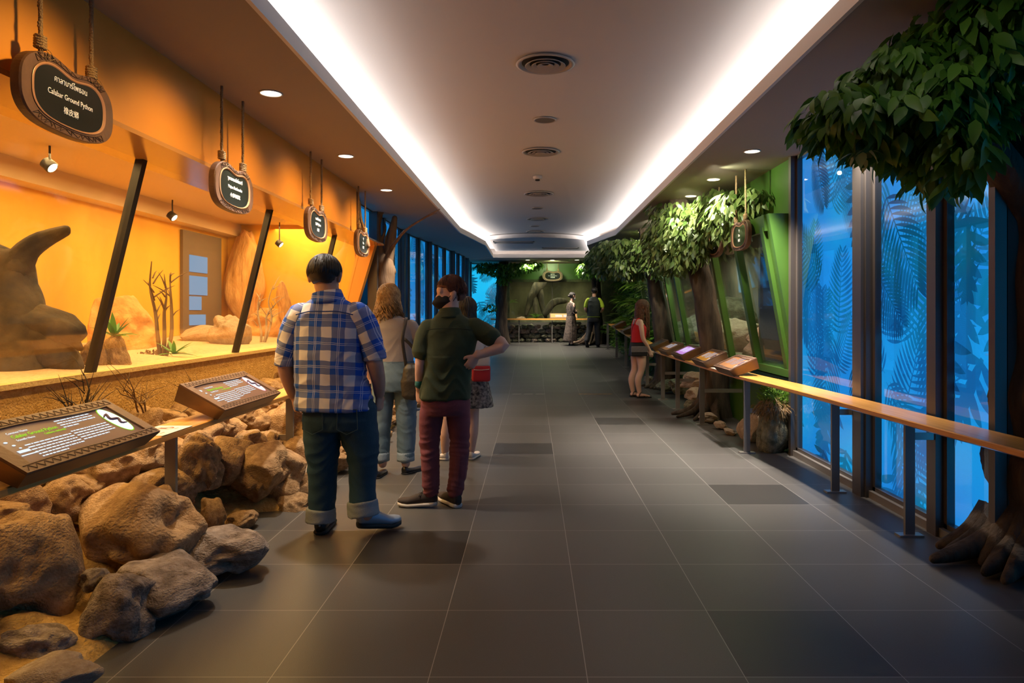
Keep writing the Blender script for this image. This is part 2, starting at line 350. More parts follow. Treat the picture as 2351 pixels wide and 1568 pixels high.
# ---------------- the setting ----------------
fm = floor_mat()
bm = bmesh.new()
XL, XR = -2.83, 4.2
pr = [(-3.2, 0), (11.9, 0), (24.0, 0.605)]
tv = [[bm.verts.new((x, y, z)) for x in (XL-0.4, XR)] for y, z in pr]; bv = [[bm.verts.new((x, y, -0.2)) for x in (XL-0.4, XR)] for y, z in pr]
for i in range(2):
    bm.faces.new((tv[i][0], tv[i][1], tv[i+1][1], tv[i+1][0])); bm.faces.new((bv[i+1][0], bv[i+1][1], bv[i][1], bv[i][0]))
    bm.faces.new((tv[i][0], tv[i+1][0], bv[i+1][0], bv[i][0])); bm.faces.new((tv[i+1][1], tv[i][1], bv[i][1], bv[i+1][1]))
bm.faces.new((tv[0][1], tv[0][0], bv[0][0], bv[0][1])); bm.faces.new((tv[2][0], tv[2][1], bv[2][1], bv[2][0]))
struct('floor', bm, fm)

# lowered soffit around the raised tray: one plate with a hole, 3 cm lip
bm = bmesh.new()
inner = TRAY
def quadstrip(x, z0=CEIL, z1=CEIL+0.05): pass
ys = [-3.2, 13.2, 13.6, 15.7, 19.2]
def xl(y): return -1.36 if y <= 13.2 else (-1.36+(y-13.2)/2.5*0.31 if y <= 15.7 else -1.05-(y-15.7)/3.5*0.02)
def xr(y): return 1.55+(y+3.2)/16.8*0.07 if y <= 13.6 else (1.62-(y-13.6)/2.1*0.39 if y <= 15.7 else 1.23+(y-15.7)/3.5*0.43)
for a, b in zip(ys, ys[1:]):
    for o_, f_ in ((-4.9, xl), (4.6, xr)):
        sg_ = -0.025 if o_ < 0 else 0.025; c = [(o_, a), (f_(a)+sg_, a), (f_(b)+sg_, b), (o_, b)]
        if o_ > 0: c = [c[1], c[0], c[3], c[2]]
        hexa(bm, [(x, y, CEIL) for x, y in c]+[(x, y, CEIL+0.045) for x, y in c])
box(bm, -4.9, 4.6, 19.225, 23.6, CEIL, CEIL+0.045)
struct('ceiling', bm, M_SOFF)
bm = bmesh.new()   # small upstand at the tray edge that hides the cove lamps
for a, b in zip(ys, ys[1:]):
    for f_, s in ((xl, -1), (xr, 1)):
        c = [(f_(a), a), (f_(a)+s*0.025, a), (f_(b)+s*0.025, b), (f_(b), b)]
        hexa(bm, [(x, y, CEIL-0.004) for x, y in c]+[(x, y, CEIL+0.095) for x, y in c])
box(bm, -1.07, 1.66, 19.2, 19.225, CEIL-0.004, CEIL+0.095)
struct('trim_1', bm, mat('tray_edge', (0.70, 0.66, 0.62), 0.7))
# raised ceiling with rounded cove sides
bm = bmesh.new()
prof = [(-0.42, 2.95), (-0.42, 3.06), (-0.34, 3.13), (-0.22, TOP), (0.0, TOP+0.005)]
yy = [-3.2, 3, 8, 13.2, 13.6, 15.7, 17.4, 19.62]
rows = []
for y in yy:
    a, b = xl(min(y, 19.2)), xr(min(y, 19.2)); r = [(a+dx, z) for dx, z in prof]+[(b-dx, z) for dx, z in prof[::-1]]
    rows.append([bm.verts.new((x, y, z)) for x, z in r])
for a, b in zip(rows, rows[1:]):
    for i in range(len(a)-1): bm.faces.new((a[i], b[i], b[i+1], a[i+1]))
bm.faces.new(rows[-1]); bm.faces.new(rows[0][::-1])
struct('ceiling', bm, M_CEIL)
# far dropped panel with a bowed front edge
bm = bmesh.new(); n = 16
top = [(xl(15.8)+0.05+(xr(15.8)-xl(15.8)-0.1)*i/n, 15.75+0.5*(1-(2*i/n-1)**2)*-1+0.3) for i in range(n+1)]
poly = [(x, y, 3.06) for x, y in top]+[(1.55, 19.0, 3.06), (-1.0, 19.0, 3.06)]
prism(bm, poly, (0, 0, 0.09)); struct('ceiling', bm, M_CEIL)
# walls
bm = BOX(-2.24, -2.17, -3.2, 8.6, 2.39, CEIL); struct('wall_left', bm, M_ORANGE)
bm = BOX(-2.62, -2.17, -3.2, 10.2, 2.365, 2.39); struct('trim_2', bm, mat('glossy_laminate', (0.60, 0.30, 0.08), 0.16, spec=0.8))
bm = bmesh.new(); box(bm, -3.1, -2.83, -3.2, 10.35, -0.1, 0.985)
struct('wall_left', bm, M_SAND)
struct('trim_3', BOX(-2.86, -2.79, -3.2, 10.3, 0.975, 1.005), mat('sill_render', (0.60, 0.42, 0.16), 0.8, bump=0.5, bscale=60))
mm_ = mat('amber_backdrop', (0.88, 0.50, 0.05), 0.7, col2=(0.72, 0.33, 0.025), scale=0.8, bump=0.2, bscale=12, stretch=(1, 1, 0.4))
for bb_ in ((-4.6, -4.5, -3.2, 10.4, 0.5, 2.9), (-4.5, -2.62, 10.3, 10.4, 0.5, 2.72), (-4.9, -2.5, -3.2, -3.1, 0.5, 2.9),): struct('wall_left', BOX(*bb_), mm_)
struct('wall_back', BOX(-5, 4.6, -3.3, -3.2, -0.2, 3.2), mat('dark_wall', (0.05, 0.045, 0.04), 0.8))
# orange end frame of the terrarium (leaning)
bm = bmesh.new()
hexa(bm, [(-2.88, 10.2, 0.99), (-2.72, 10.2, 0.99), (-2.72, 10.34, 0.99), (-2.88, 10.34, 0.99), (-2.54, 10.2, 2.39), (-2.30, 10.2, 2.39), (-2.30, 10.34, 2.39), (-2.54, 10.34, 2.39)])
struct('trim_4', bm, M_ORANGE)
# right: green fascia, tank shell, lower wall
struct('wall_right', BOX(2.53, 2.6, 6.8, 15.2, 2.36, CEIL), M_GREEN)
struct('wall_right', BOX(2.66, 2.75, 6.8, 15.2, -0.1, 0.84), M_GREEN)
bm = bmesh.new()  # side cheek of the tank
prism(bm, [(2.315, 6.83, 2.36), (2.68, 6.83, 2.36), (2.68, 6.83, 0.0), (2.60, 6.83, 0.0), (2.585, 6.83, 0.81)], (0, 0.12, 0)); struct('trim_5', bm, M_GREEN)
bm = bmesh.new()
hexa(bm, [(2.315, 6.93, 2.20), (2.36, 6.93, 2.20), (2.36, 15.2, 2.20), (2.315, 15.2, 2.20), (2.30, 6.93, 2.36), (2.62, 6.93, 2.36), (2.62, 15.2, 2.36), (2.30, 15.2, 2.36)])
box(bm, 2.55, 2.68, 6.93, 15.2, 0.74, 0.815); struct('trim_6', bm, M_GREEN)
mm_ = mat('vivarium_backdrop', (0.16, 0.14, 0.10), 0.9, col2=(0.40, 0.28, 0.20), scale=1.2, bump=1.0, bscale=5, detail=8)
for bb_ in ((2.66, 4.0, 6.93, 15.2, 0.70, 0.78), (3.95, 4.0, 6.93, 15.2, 0.7, 2.9), (2.64, 4.0, 6.9, 6.95, 0.7, 2.9), (2.6, 4.0, 15.15, 15.2, 0.7, 2.9),): struct('wall_right', BOX(*bb_), mm_)
# end wall: green fascia over a tank, dark pier right
EW = 21.6
bm = bmesh.new(); box(bm, -1.12, 3.2, EW, EW+0.1, 2.41, CEIL+0.02); struct('wall_end', bm, M_GREEN)
mm_ = mat('end_backdrop', (0.07, 0.06, 0.035), 0.9, col2=(0.20, 0.17, 0.10), scale=1.5, bump=1.0, bscale=5, detail=8, stretch=(1, 1, 0.5))
for bb_ in ((-0.8, 2.3, EW+1.6, EW+1.7, 0.4, 2.9), (-0.9, -0.8, EW+0.1, EW+1.7, 0.4, 2.9), (2.3, 2.4, EW+0.1, EW+1.7, 0.4, 2.9), (-0.8, 2.3, EW+0.1, EW+1.6, 0.5, 1.13),): struct('wall_end', BOX(*bb_), mm_)
mm_ = mat('mossy_pier', (0.04, 0.05, 0.025), 0.9, col2=(0.10, 0.10, 0.05), scale=6, bump=0.8, bscale=20)
for bb_ in ((-1.05, -0.7, EW, EW+0.1, 0.4, 2.41), (2.15, 3.2, EW, EW+0.1, 0.4, 2.41), (-0.7, 2.15, EW, EW+0.12, 2.33, 2.41), (-0.7, 2.15, EW-0.05, EW+0.12, 1.08, 1.15),): struct('wall_end', BOX(*bb_), mm_)
struct('wall_right', BOX(2.75, 2.9, 15.2, 21.6, 0.0, CEIL), mat('dark_green_wall', (0.02, 0.04, 0.015), 0.9))

# ---------------- window film with leaf prints ----------------
def blade(fs, vs, a, b, w, bend, lay, n=7):
    """one pointed leaflet from a to b (2d), max half width w, sideways bend"""
    a = Vector(a); b = Vector(b); d = b-a; nn = Vector((-d.y, d.x)); c = []
    base = len(vs)
    for i in range(n+1):
        t = i/n; p = a+d*t+nn*bend*4*t*(1-t)*0.25; ww = w*math.sin(PI*min(1, t*0.93+0.07))**0.8
        q = nn.normalized()*ww
        vs.append((p+q, lay)); vs.append((p-q, lay))
    for i in range(n): fs.append((base+2*i, base+2*i+1, base+2*i+3, base+2*i+2))
def frond(fs, vs, p, ang, L, lay, width=0.42, k=17):
    p = Vector(p); cur = ang; q = p.copy()
    blade(fs, vs, p, p+Vector((math.cos(ang), math.sin(ang)))*L, 0.006, 0.0, lay)
    for i in range(k):
        t = (i+1)/(k+1); q = p+Vector((math.cos(ang), math.sin(ang)))*L*t
        l = L*width*math.sin(PI*(0.18+0.75*t))
        for s in (-1, 1):
            a2 = ang+s*(1.15-0.55*t); e = q+Vector((math.cos(a2), math.sin(a2)))*l-Vector((0, l*0.22))
            blade(fs, vs, q, e, L*0.014+0.003, s*0.18, lay, 5)
def monstera(fs, vs, p, ang, L, lay):
    p = Vector(p); d = Vector((math.cos(ang), math.sin(ang)))
    for i in range(6):
        t = 0.04+i*0.155; q = p+d*L*t
        for s in (-1, 1):
            a2 = ang+s*(1.35-0.17*i); l = L*(0.52-0.055*i)
            e = q+Vector((math.cos(a2), math.sin(a2)))*l
            blade(fs, vs, q, e, L*0.062, -s*0.25, lay, 6)
    blade(fs, vs, p+d*L*0.0, p+d*L*1.05, L*0.085, 0.0, lay, 8)
def clip_poly(poly, u0, u1, v0, v1):
    for ax, lim, sg in ((0, u0, 1), (0, u1, -1), (1, v0, 1), (1, v1, -1)):
        out = []
        for i in range(len(poly)):
            a, b = poly[i-1], poly[i]; ia = sg*(a[ax]-lim) >= 0; ib = sg*(b[ax]-lim) >= 0
            if ia != ib:
                t = (lim-a[ax])/(b[ax]-a[ax]); out.append(a+(b-a)*t)
            if ib: out.append(b)
        poly = out
        if len(poly) < 3: return []
    return poly
def print_mesh(seed, u0, u1, v0, v1, to3, mats, scale=1.0, dens=1.0, parent=None):
    rr = random.Random(seed); W = u1-u0; H = v1-v0; area = W*H
    n = max(3, int(area*6.0*dens/scale**2)); 
    vs, fs = [], []
    for i in range(n):
        u = rr.uniform(u0-0.1, u1+0.1); v = v0+H*((i+rr.random())/n)
        lay = rr.randint(0, 1) if i % 2 else 0
        if rr.random() < 0.55: frond(fs, vs, (u, v), rr.choice([1.9, 2.4, 1.2, 0.9, -1.2, -1.9, 4.0])+rr.uniform(-.2, .2), rr.uniform(0.55, 1.0)*scale, lay)
        else: monstera(fs, vs, (u, v), -PI/2+rr.uniform(-0.6, 0.6), rr.uniform(0.38, 0.62)*scale, lay)
    V3, F3, MI = [], [], []
    for j, f in enumerate(fs):
        lay = vs[f[0]][1]; poly = clip_poly([vs[k][0] for k in f], u0, u1, v0, v1)
        if not poly: continue
        b = len(V3); V3 += [to3(q.x, q.y, 0.002+0.002*lay+0.000004*(j % 300)) for q in poly]; F3.append(tuple(range(b, b+len(poly)))); MI.append(lay)
    return raw('leaf_print', V3, F3, mats, parent, mats=MI)
def window(num, u0, u1, z0, z1, to3, seed, films, scale=1.0, dens=1.0, fr=0.035, gl=None):
    """film panel plus prints plus a pane in front; to3(u, z, d): d metres towards the room"""
    root = empty('window_%d' % num, to3((u0+u1)/2, z0, 0)); root['kind'] = 'structure'
    inv = Matrix.Translation(-root.location)
    def T(u, v, d): return Vector(to3(u, v, d))-root.location
    def slab(name, m, a, b, c, d, e0, e1):
        bm = bmesh.new(); hexa(bm, [T(a, c, e0), T(b, c, e0), T(b, c, e1), T(a, c, e1), T(a, d, e0), T(b, d, e0), T(b, d, e1), T(a, d, e1)]); return mkobj(name, bm, m, root)
    slab('film', films[0], u0, u1, z0, z1, -0.01, 0.0)
    print_mesh(seed, u0, u1, z0, z1, T, films[1:], scale, dens, root)
    slab('pane', gl or G_WIN, u0, u1, z0, z1, 0.035, 0.041)
    bm = bmesh.new()
    for (a, b, c, d) in ((u0-0.02, u0+fr, z0, z1), (u1-fr, u1+0.02, z0, z1), (u0, u1, z0-0.02, z0+fr), (u0, u1, z1-fr, z1)):
        hexa(bm, [T(a, c, -0.015), T(b, c, -0.015), T(b, c, 0.05), T(a, c, 0.05), T(a, d, -0.015), T(b, d, -0.015), T(b, d, 0.05), T(a, d, 0.05)])
    mkobj('window_frame', bm, M_MULL, root)
    return root
RW = 2.60
def rmap(u, z, d): return (RW-d, u, z)
FB = [M_BLUE, M_PR1, M_PR2]
window(1, 5.40, 6.74, 0.05, CEIL, rmap, 11, FB, 1.0, 1.35)
window(2, 4.42, 5.22, 0.05, CEIL, rmap, 23, FB, 1.0, 1.7)
window(3, 3.86, 4.32, 0.05, CEIL, rmap, 31, FB, 1.0, 3.0)
# wall columns and mullions on the right
bm = bmesh.new(); box(bm, 2.50, 2.62, 5.22, 5.40, 0, CEIL); box(bm, 2.47, 2.52, 5.24, 5.38, 0, CEIL); struct('wall_right', bm, M_MULL)
for i, y in enumerate((4.32, 6.74)):
    struct('trim_%d' % (7+i), BOX(2.50, 2.62, y, y+0.10 if i == 0 else y+0.06, 0, CEIL), M_MULL)
struct('trim_9', BOX(2.52, 2.62, 3.84, 6.76, 0, 0.055), M_STEELD)
window(37, -2.6, 3.3, 0.05, CEIL, lambda u, z, d: (3.36-d, u, z), 91, FB, 1.0, 0.5)
struct('wall_right', BOX(3.4, 3.5, -3.2, 3.9, -0.1, CEIL), mat('dark_wall', (0.05, 0.045, 0.04), 0.8))
struct('wall_right', BOX(2.62, 2.72, 3.84, 6.82, -0.1, CEIL), mat('dark_wall', (0.05, 0.045, 0.04), 0.8))
# left far glazing: many narrow panes from Y 11.3 to 20.6
lx = lambda y: -2.44 if y < 13.5 else -2.44+min(y-13.5, 5.0)*0.11
def lmap(u, z, d): return (lx(u)+d, u, z)
ym = [10.5, 11.25, 12.0, 12.75, 13.5, 14.25, 15.0, 15.75, 16.5, 17.25, 18.0, 18.75, 19.5, 20.25, 21.0]
for i, (a, b) in enumerate(zip(ym, ym[1:])):
    window(4+i, a+0.03, b-0.10, zf(a)+0.05, CEIL, lmap, 50+i, FB, 0.9, 1.0, 0.02)
bm = bmesh.new()
for i, y in enumerate(ym):
    dd = 0.12 if i % 3 == 0 else 0.07
    x = lx(y); box(bm, x-0.02, x+dd, y-0.09, y+0.02, zf(y)-0.05, CEIL)
tag(struct('trim_10', bm, M_MULL), kind='structure')
window(39, 8.66, 9.5, 2.42, CEIL, lmap, 48, FB, 0.9, 1.0, 0.02); window(40, 9.6, 10.5, 2.42, CEIL, lmap, 49, FB, 0.9, 1.0, 0.02)
struct('wall_left', BOX(-2.9, -2.64, 10.45, 22.6, 0, CEIL+0.05), mat('dark_wall', (0.05, 0.045, 0.04), 0.8))
# end-left cyan glazing facing the camera
def emap(u, z, d): return (u, EW-0.0-d, z)
window(18, -1.93, -1.08, 0.52, CEIL, emap, 77, [M_CYAN, M_PRC2, M_PRC], 0.95, 1.3, 0.02)
struct('wall_end', BOX(-3.0, -1.05, EW+0.03, EW+0.12, 0.3, CEIL+0.1), mat('dark_wall', (0.05, 0.045, 0.04), 0.8))

# ---------------- ceiling fittings ----------------
def disc_ring(bm, r0, r1, z0, z1, n=40):
    a = [[bm.verts.new((math.cos(2*PI*k/n)*r, math.sin(2*PI*k/n)*r, z)) for k in range(n)] for r, z in ((r0, z0), (r1, z1))]
    for k in range(n): bm.faces.new((a[0][k], a[0][(k+1) % n], a[1][(k+1) % n], a[1][k]))
    return a
def lathe(bm, prof, n=32, cx=0, cy=0):
    rs = []
    for r, z in prof:
        rs.append([bm.verts.new((cx+math.cos(2*PI*k/n)*max(r, 1e-4), cy+math.sin(2*PI*k/n)*max(r, 1e-4), z)) for k in range(n)])
    for a, b in zip(rs, rs[1:]):
        for k in range(n): bm.faces.new((a[k], a[(k+1) % n], b[(k+1) % n], b[k]))
M_VENT = mat('vent_metal', (0.42, 0.38, 0.35), 0.45)
M_VDARK = mat('vent_dark', (0.03, 0.028, 0.026), 0.8)
ords = ['nearest the camera', 'second from the camera', 'third from the camera', 'fourth from the camera', 'fifth from the camera', 'farthest along the centre line']
def vent(x, y, z, s, lab):
    t = empty('ceiling_vent', (x, y, z), 0, lab, 'vent', 'round air diffusers along the raised ceiling')
    bm = bmesh.new(); lathe(bm, [(0.150*s, 0.002), (0.205*s, -0.004), (0.21*s, -0.012), (0.19*s, -0.016), (0.178*s, -0.008), (0.165*s, 0.02)]); mkobj('outer_ring', bm, M_VENT, t, True)
    bm = bmesh.new(); lathe(bm, [(0.001, 0.0), (0.19*s, 0.0)]); mkobj('recess', bm, M_VDARK, t)
    for r in (0.115, 0.07, 0.03):
        bm = bmesh.new(); lathe(bm, [(r*s, -0.004), ((r+0.03)*s, -0.022), ((r+0.028)*s, -0.026), ((r-0.004)*s, -0.008)]); mkobj('cone_ring', bm, M_VENT, t, True)
    return t
for i, (px, py, s) in enumerate(((1252, 145, 1.0), (1241.5, 348, 1.0), (1237, 444, 1.05), (1234, 502, 1.0), (1229, 531, 1.0), (1227, 542, 1.0))):
    Y = (TOP-CAMH)*F/(VY-py); vent((px-VX)*Y/F, Y, TOP, s, 'round louvred air vent in the raised ceiling, ' + ords[i])
for i, (px, py, wd) in enumerate(((1251, 275, 52), (1233, 478, 28), (1228, 519, 22))):
    Y = (TOP-CAMH)*F/(VY-py); r = wd/F*Y/2
    t = empty('ceiling_speaker', ((px-VX)*Y/F, Y, TOP), 0, 'small round speaker grille in the raised ceiling, ' + ('between the two nearest vents', 'behind the third vent', 'behind the fourth vent')[i], 'speaker', 'ceiling speakers')
    bm = bmesh.new(); lathe(bm, [(r, 0.0), (r, -0.008), (r*0.9, -0.01), (r*0.88, -0.004)]); mkobj('rim', bm, M_VENT, t, True)
    bm = bmesh.new(); lathe(bm, [(0, -0.005), (r*0.89, -0.005)]); mkobj('grille', bm, mat('grille_grey', (0.13, 0.12, 0.11), 0.7), t)
Y = (TOP-CAMH)*F/(VY-404)
t = empty('smoke_detector', ((1234-VX)*Y/F, Y, TOP), 0, 'small white smoke detector on the raised ceiling centre line', 'detector')
bm = bmesh.new(); lathe(bm, [(0, 0), (0.06, 0), (0.06, -0.025), (0.045, -0.045), (0.0, -0.045)]); mkobj('base', bm, mat('white_plastic', (0.6, 0.58, 0.56), 0.5), t, True)
bm = bmesh.new(); lathe(bm, [(0, -0.045), (0.03, -0.045), (0.03, -0.062), (0, -0.066)]); mkobj('sensor', bm, M_VDARK, t, True)
for k, (a, b, c, d, lab) in enumerate(((-0.92, 0.05, 16.35, 16.75, 'left slotted air grille in the dropped far ceiling'), (0.25, 1.2, 17.9, 18.25, 'right slotted air grille in the dropped far ceiling'))):
    t = empty('air_grille', ((a+b)/2, (c+d)/2, 3.06), 0, lab, 'vent')
    bm = bmesh.new(); w2, h2 = (b-a)/2, (d-c)/2
    box(bm, -w2, w2, -h2, -h2+0.03, -0.02, 0); box(bm, -w2, w2, h2-0.03, h2, -0.02, 0); box(bm, -w2, -w2+0.03, -h2, h2, -0.02, 0); box(bm, w2-0.03, w2, -h2, h2, -0.02, 0); mkobj('frame', bm, M_VENT, t)
    mkobj('recess', BOX(-w2+0.03, w2-0.03, -h2+0.03, h2-0.03, -0.004, 0.0), M_VDARK, t)
    for q in range(5):
        y0 = -h2+0.05+q*(2*h2-0.1)/5; bm = bmesh.new(); bar(bm, (-w2+0.03, y0, -0.01), (w2-0.03, y0, -0.01), 0.03, 0.004); mkobj('slat', bm, M_VENT, t)
def dl(x, y, lab, grp):
    t = empty('recessed_downlight', (x, y, CEIL), 0, lab, 'ceiling light', grp)
    bm = bmesh.new(); lathe(bm, [(0.066, -0.001), (0.078, -0.001), (0.080, -0.005), (0.070, -0.007)]); mkobj('trim_ring', bm, mat('white_trim', (0.7, 0.66, 0.6), 0.5), t, True)
    bm = bmesh.new(); lathe(bm, [(0, -0.003), (0.068, -0.003)]); mkobj('lens', bm, M_DL, t)
for i, (x, y) in enumerate(LEFT_DL[:3]): dl(x, y, 'round recessed downlight over the orange side, ' + ('nearest the camera', 'second from the camera', 'third from the camera')[i], 'left downlights')
for i, (x, y) in enumerate(RIGHT_DL): dl(x, y, 'round recessed downlight over the green tank side, ' + ('hidden behind the foreground leaves', 'nearest the camera', 'second from the camera', 'third from the camera', 'farthest, above the far canopy')[i], 'right downlights')
for i, (x, y) in enumerate(END_DL): dl(x, y, ('left', 'middle', 'right')[i]+' small downlight in the soffit before the end wall', 'end downlights')
# ---------------- lettering ----------------
def text_mesh(s, size, m, parent, M, name='lettering', align='CENTER', ext=0.0006, wscale=1.0):
    c = bpy.data.curves.new('lettering', 'FONT'); c.body = s; c.size = size; c.align_x = align; c.align_y = 'CENTER'; c.extrude = ext; c.resolution_u = 3
    o = bpy.data.objects.new('lettering', c); COL.objects.link(o)
    dg = bpy.context.evaluated_depsgraph_get(); me = bpy.data.meshes.new_from_object(o.evaluated_get(dg))
    bpy.data.objects.remove(o); bpy.data.curves.remove(c)
    if wscale != 1.0: me.transform(Matrix.Diagonal((wscale, 1, 1, 1)))
    me.transform(M); return mkobj(name, me, m, parent)
def basis(xa, ya, loc):
    xa = Vector(xa).normalized(); ya = Vector(ya).normalized(); za = xa.cross(ya)
    return Matrix.Translation(loc) @ Matrix((xa, ya, za)).transposed().to_4x4()
# ---------------- hanging signs ----------------
def bean(n=72, a=0.31, b=0.17, k=1.0):
    out = []
    for i in range(n):
        t = 2*PI*i/n; c, s = math.cos(t), math.sin(t)
        u = math.copysign(abs(c)**0.78, c)*a*k; v = math.copysign(abs(s)**0.78, s)*b*k
        v += -0.040*math.exp(-((u-0.02)/0.11)**2)*(1 if s > 0 else 0.15)+0.012*math.cos(u/a*2.4)*(1 if s < 0 else 0)
        out.append((u, v))
    return out
def sign(loc, rz, lines, lab, grp='hanging animal name signs', ropes=(0.17, 0.17), top=CEIL, a=0.31, b=0.17, knot=True):
    """sign faces local -Y; u along local +X"""
    t = empty('hanging_sign', loc, rz, lab, 'sign', grp)
    o1 = bean(a=a, b=b); o2 = bean(a=a, b=b, k=0.80); o3 = bean(a=a, b=b, k=0.745)
    bm = bmesh.new(); n = len(o1); D = 0.035
    layers = [[(u, D, v) for u, v in o1], [(u, 0.0, v) for u, v in o1], [(u*0.985, -0.008, v*0.985) for u, v in o1], [(u, -0.006, v) for u, v in o2], [(u, 0.006, v) for u, v in o2]]
    rs = [[bm.verts.new(p) for p in l] for l in layers]
    for p, q in zip(rs, rs[1:]):
        for k in range(n): bm.faces.new((p[k], p[(k+1) % n], q[(k+1) % n], q[k]))
    bm.faces.new(rs[0]); fr = mkobj('frame', bm, M_FRAME, t)
    bm = bmesh.new(); rs = [[bm.verts.new(p) for p in l] for l in ([(u, -0.009, v) for u, v in o2], [(u*0.97, -0.013, v*0.97) for u, v in o2], [(u, -0.004, v) for u, v in o3])]
    for p, q in zip(rs, rs[1:]):
        for k in range(n): bm.faces.new((p[k], p[(k+1) % n], q[(k+1) % n], q[k]))
    mkobj('lip', bm, M_LIP, t, True)
    bm = bmesh.new(); bm.faces.new([bm.verts.new((u, -0.005, v)) for u, v in o3]); mkobj('panel', bm, M_PANEL, t)
    nz = 15   # zigzag carved along top and bottom edges
    for lo, hi in ((8, 28), (44, 64)):
        bm = bmesh.new(); pts = []
        for q in range(nz*2+1):
            i = lo+(hi-lo)*q/(nz*2); i0 = int(i) % n; f = 0.965 if q % 2 else 0.845
            u, v = o1[i0]; pts.append(Vector((u*f, -0.0085, v*f)))
        for p, q in zip(pts, pts[1:]): bar(bm, p, q, 0.0022, 0.002, (0, 1, 0))
        pts = [Vector((o1[i % n][0]*0.835, -0.0085, o1[i % n][1]*0.835)) for i in range(lo, hi+1)]
        for p, q in zip(pts, pts[1:]): bar(bm, p, q, 0.0022, 0.002, (0, 1, 0))
        mkobj('carved_zigzag', bm, M_GROOVE, fr)
    for s, z, size, ws in lines:
        text_mesh(s, size, M_WHITE, t, basis((1, 0, 0), (0, 0, 1), (0, -0.0065, z)), wscale=ws)
    H = top-loc[2]
    for sg, off in ((-1, ropes[0]), (1, ropes[1])):
        x = sg*off; zt = b*0.9-(0.012 if sg > 0 else 0)
        bm = bmesh.new()
        tube(bm, [(x, 0.012, zt-0.02), (x+0.003, 0.013, zt+0.1), (x, 0.012, zt+(H-zt)*0.6), (x, 0.012, H)], [0.009], 7, 0.05, cap=False)
        for k in range(int((H-zt)/0.012)):   # twisted yarn
            z = zt+k*0.012; a2 = k*0.9; ball(bm, (x+0.004*math.cos(a2), 0.013+0.004*math.sin(a2), z), (0.0075, 0.0075, 0.009), 1)
        if knot:
            for k in range(5): tube(bm, [(x+0.019*math.cos(q*PI/3+k), 0.012+0.019*math.sin(q*PI/3+k), zt+0.018+0.011*k+0.003*math.sin(q+k)) for q in range(7)], [0.0075], 6, 0.02)
            for k in range(6): tube(bm, [(x, 0.01, zt+0.03), (x+0.03*math.cos(k), -0.01, zt+0.01-0.01*k), (x+0.05*math.cos(k*1.3), -0.015, zt-0.015)], [0.0015], 4, 0.05, cap=False)
        mkobj('rope', bm, M_ROPE, t, True)
    return t
LZ = -PI/2+PI  # left-wall signs face +X: local -Y -> +X
SL = [((-2.06, 3.105, 2.335), [('คาลาบาร์ไพธอน', 0.062, 0.036, 1.0), ('Calabar Ground Python', 0.0, 0.034, 0.92), ('橡皮蟒', -0.06, 0.034, 1.0)], 'brown bean-shaped sign reading Calabar Ground Python, hung on jute ropes', 0.55),
      ((-2.06, 4.82, 2.245), [('งูหางกระดิ่งโมฮาวี', 0.055, 0.034, 1.0), ('Mojave Rattlesnake', 0.0, 0.032, 0.9), ('小盾响尾蛇', -0.055, 0.032, 1.0)], 'brown hanging sign reading Mojave Rattlesnake over the second glass pane', 0.5),
      ((-2.07, 6.72, 2.235), [('บอลไพธอน', 0.05, 0.036, 1), ('Ball Python', 0.0, 0.04, 0.9), ('球蟒', -0.055, 0.034, 1)], 'hanging sign reading Ball Python with glare on its panel', 0.5),
      ((-2.07, 8.52, 2.235), [('งู', 0.055, 0.04, 1), ('Boa', 0.0, 0.042, 0.9), ('蚺蛇', -0.055, 0.036, 1)], 'farthest hanging sign on the orange side, beside the dead tree', 0.5)]
for loc, li, lab, _ in SL: sign(loc, PI/2, li, lab)
for loc, li, lab in (((2.24, 7.53, 2.22), [('งู', 0.055, 0.04, 1), ('Boa', 0.0, 0.042, 0.9), ('蚺蛇', -0.055, 0.036, 1)], 'hanging sign nearest the blue windows, under the ficus leaves'),
                     ((2.24, 8.57, 2.23), [('งู', 0.05, 0.05, 1), ('蟒', -0.04, 0.05, 1)], 'hanging sign half hidden in leaves beside the first trunk'),
                     ((2.24, 12.4, 2.235), [('งู', 0.055, 0.05, 1), ('蚺', 0, 0.05, 1), ('蟒', -0.055, 0.05, 1)], 'hanging sign just behind the second trunk canopy'),
                     ((2.24, 15.9, 2.25), [('งู', 0.04, 0.05, 1), ('蟒', -0.04, 0.05, 1)], 'hanging sign above the woman in the red top')):
    sign(loc, -PI/2, li, lab)
sign((0.62, 21.2, 2.5), 0, [('งูหลาม', 0.05, 0.045, 1), ('Reticulated Python', 0.0, 0.04, 0.9), ('网纹蟒', -0.05, 0.045, 1)], 'small lit sign hanging on two ropes before the far green wall')

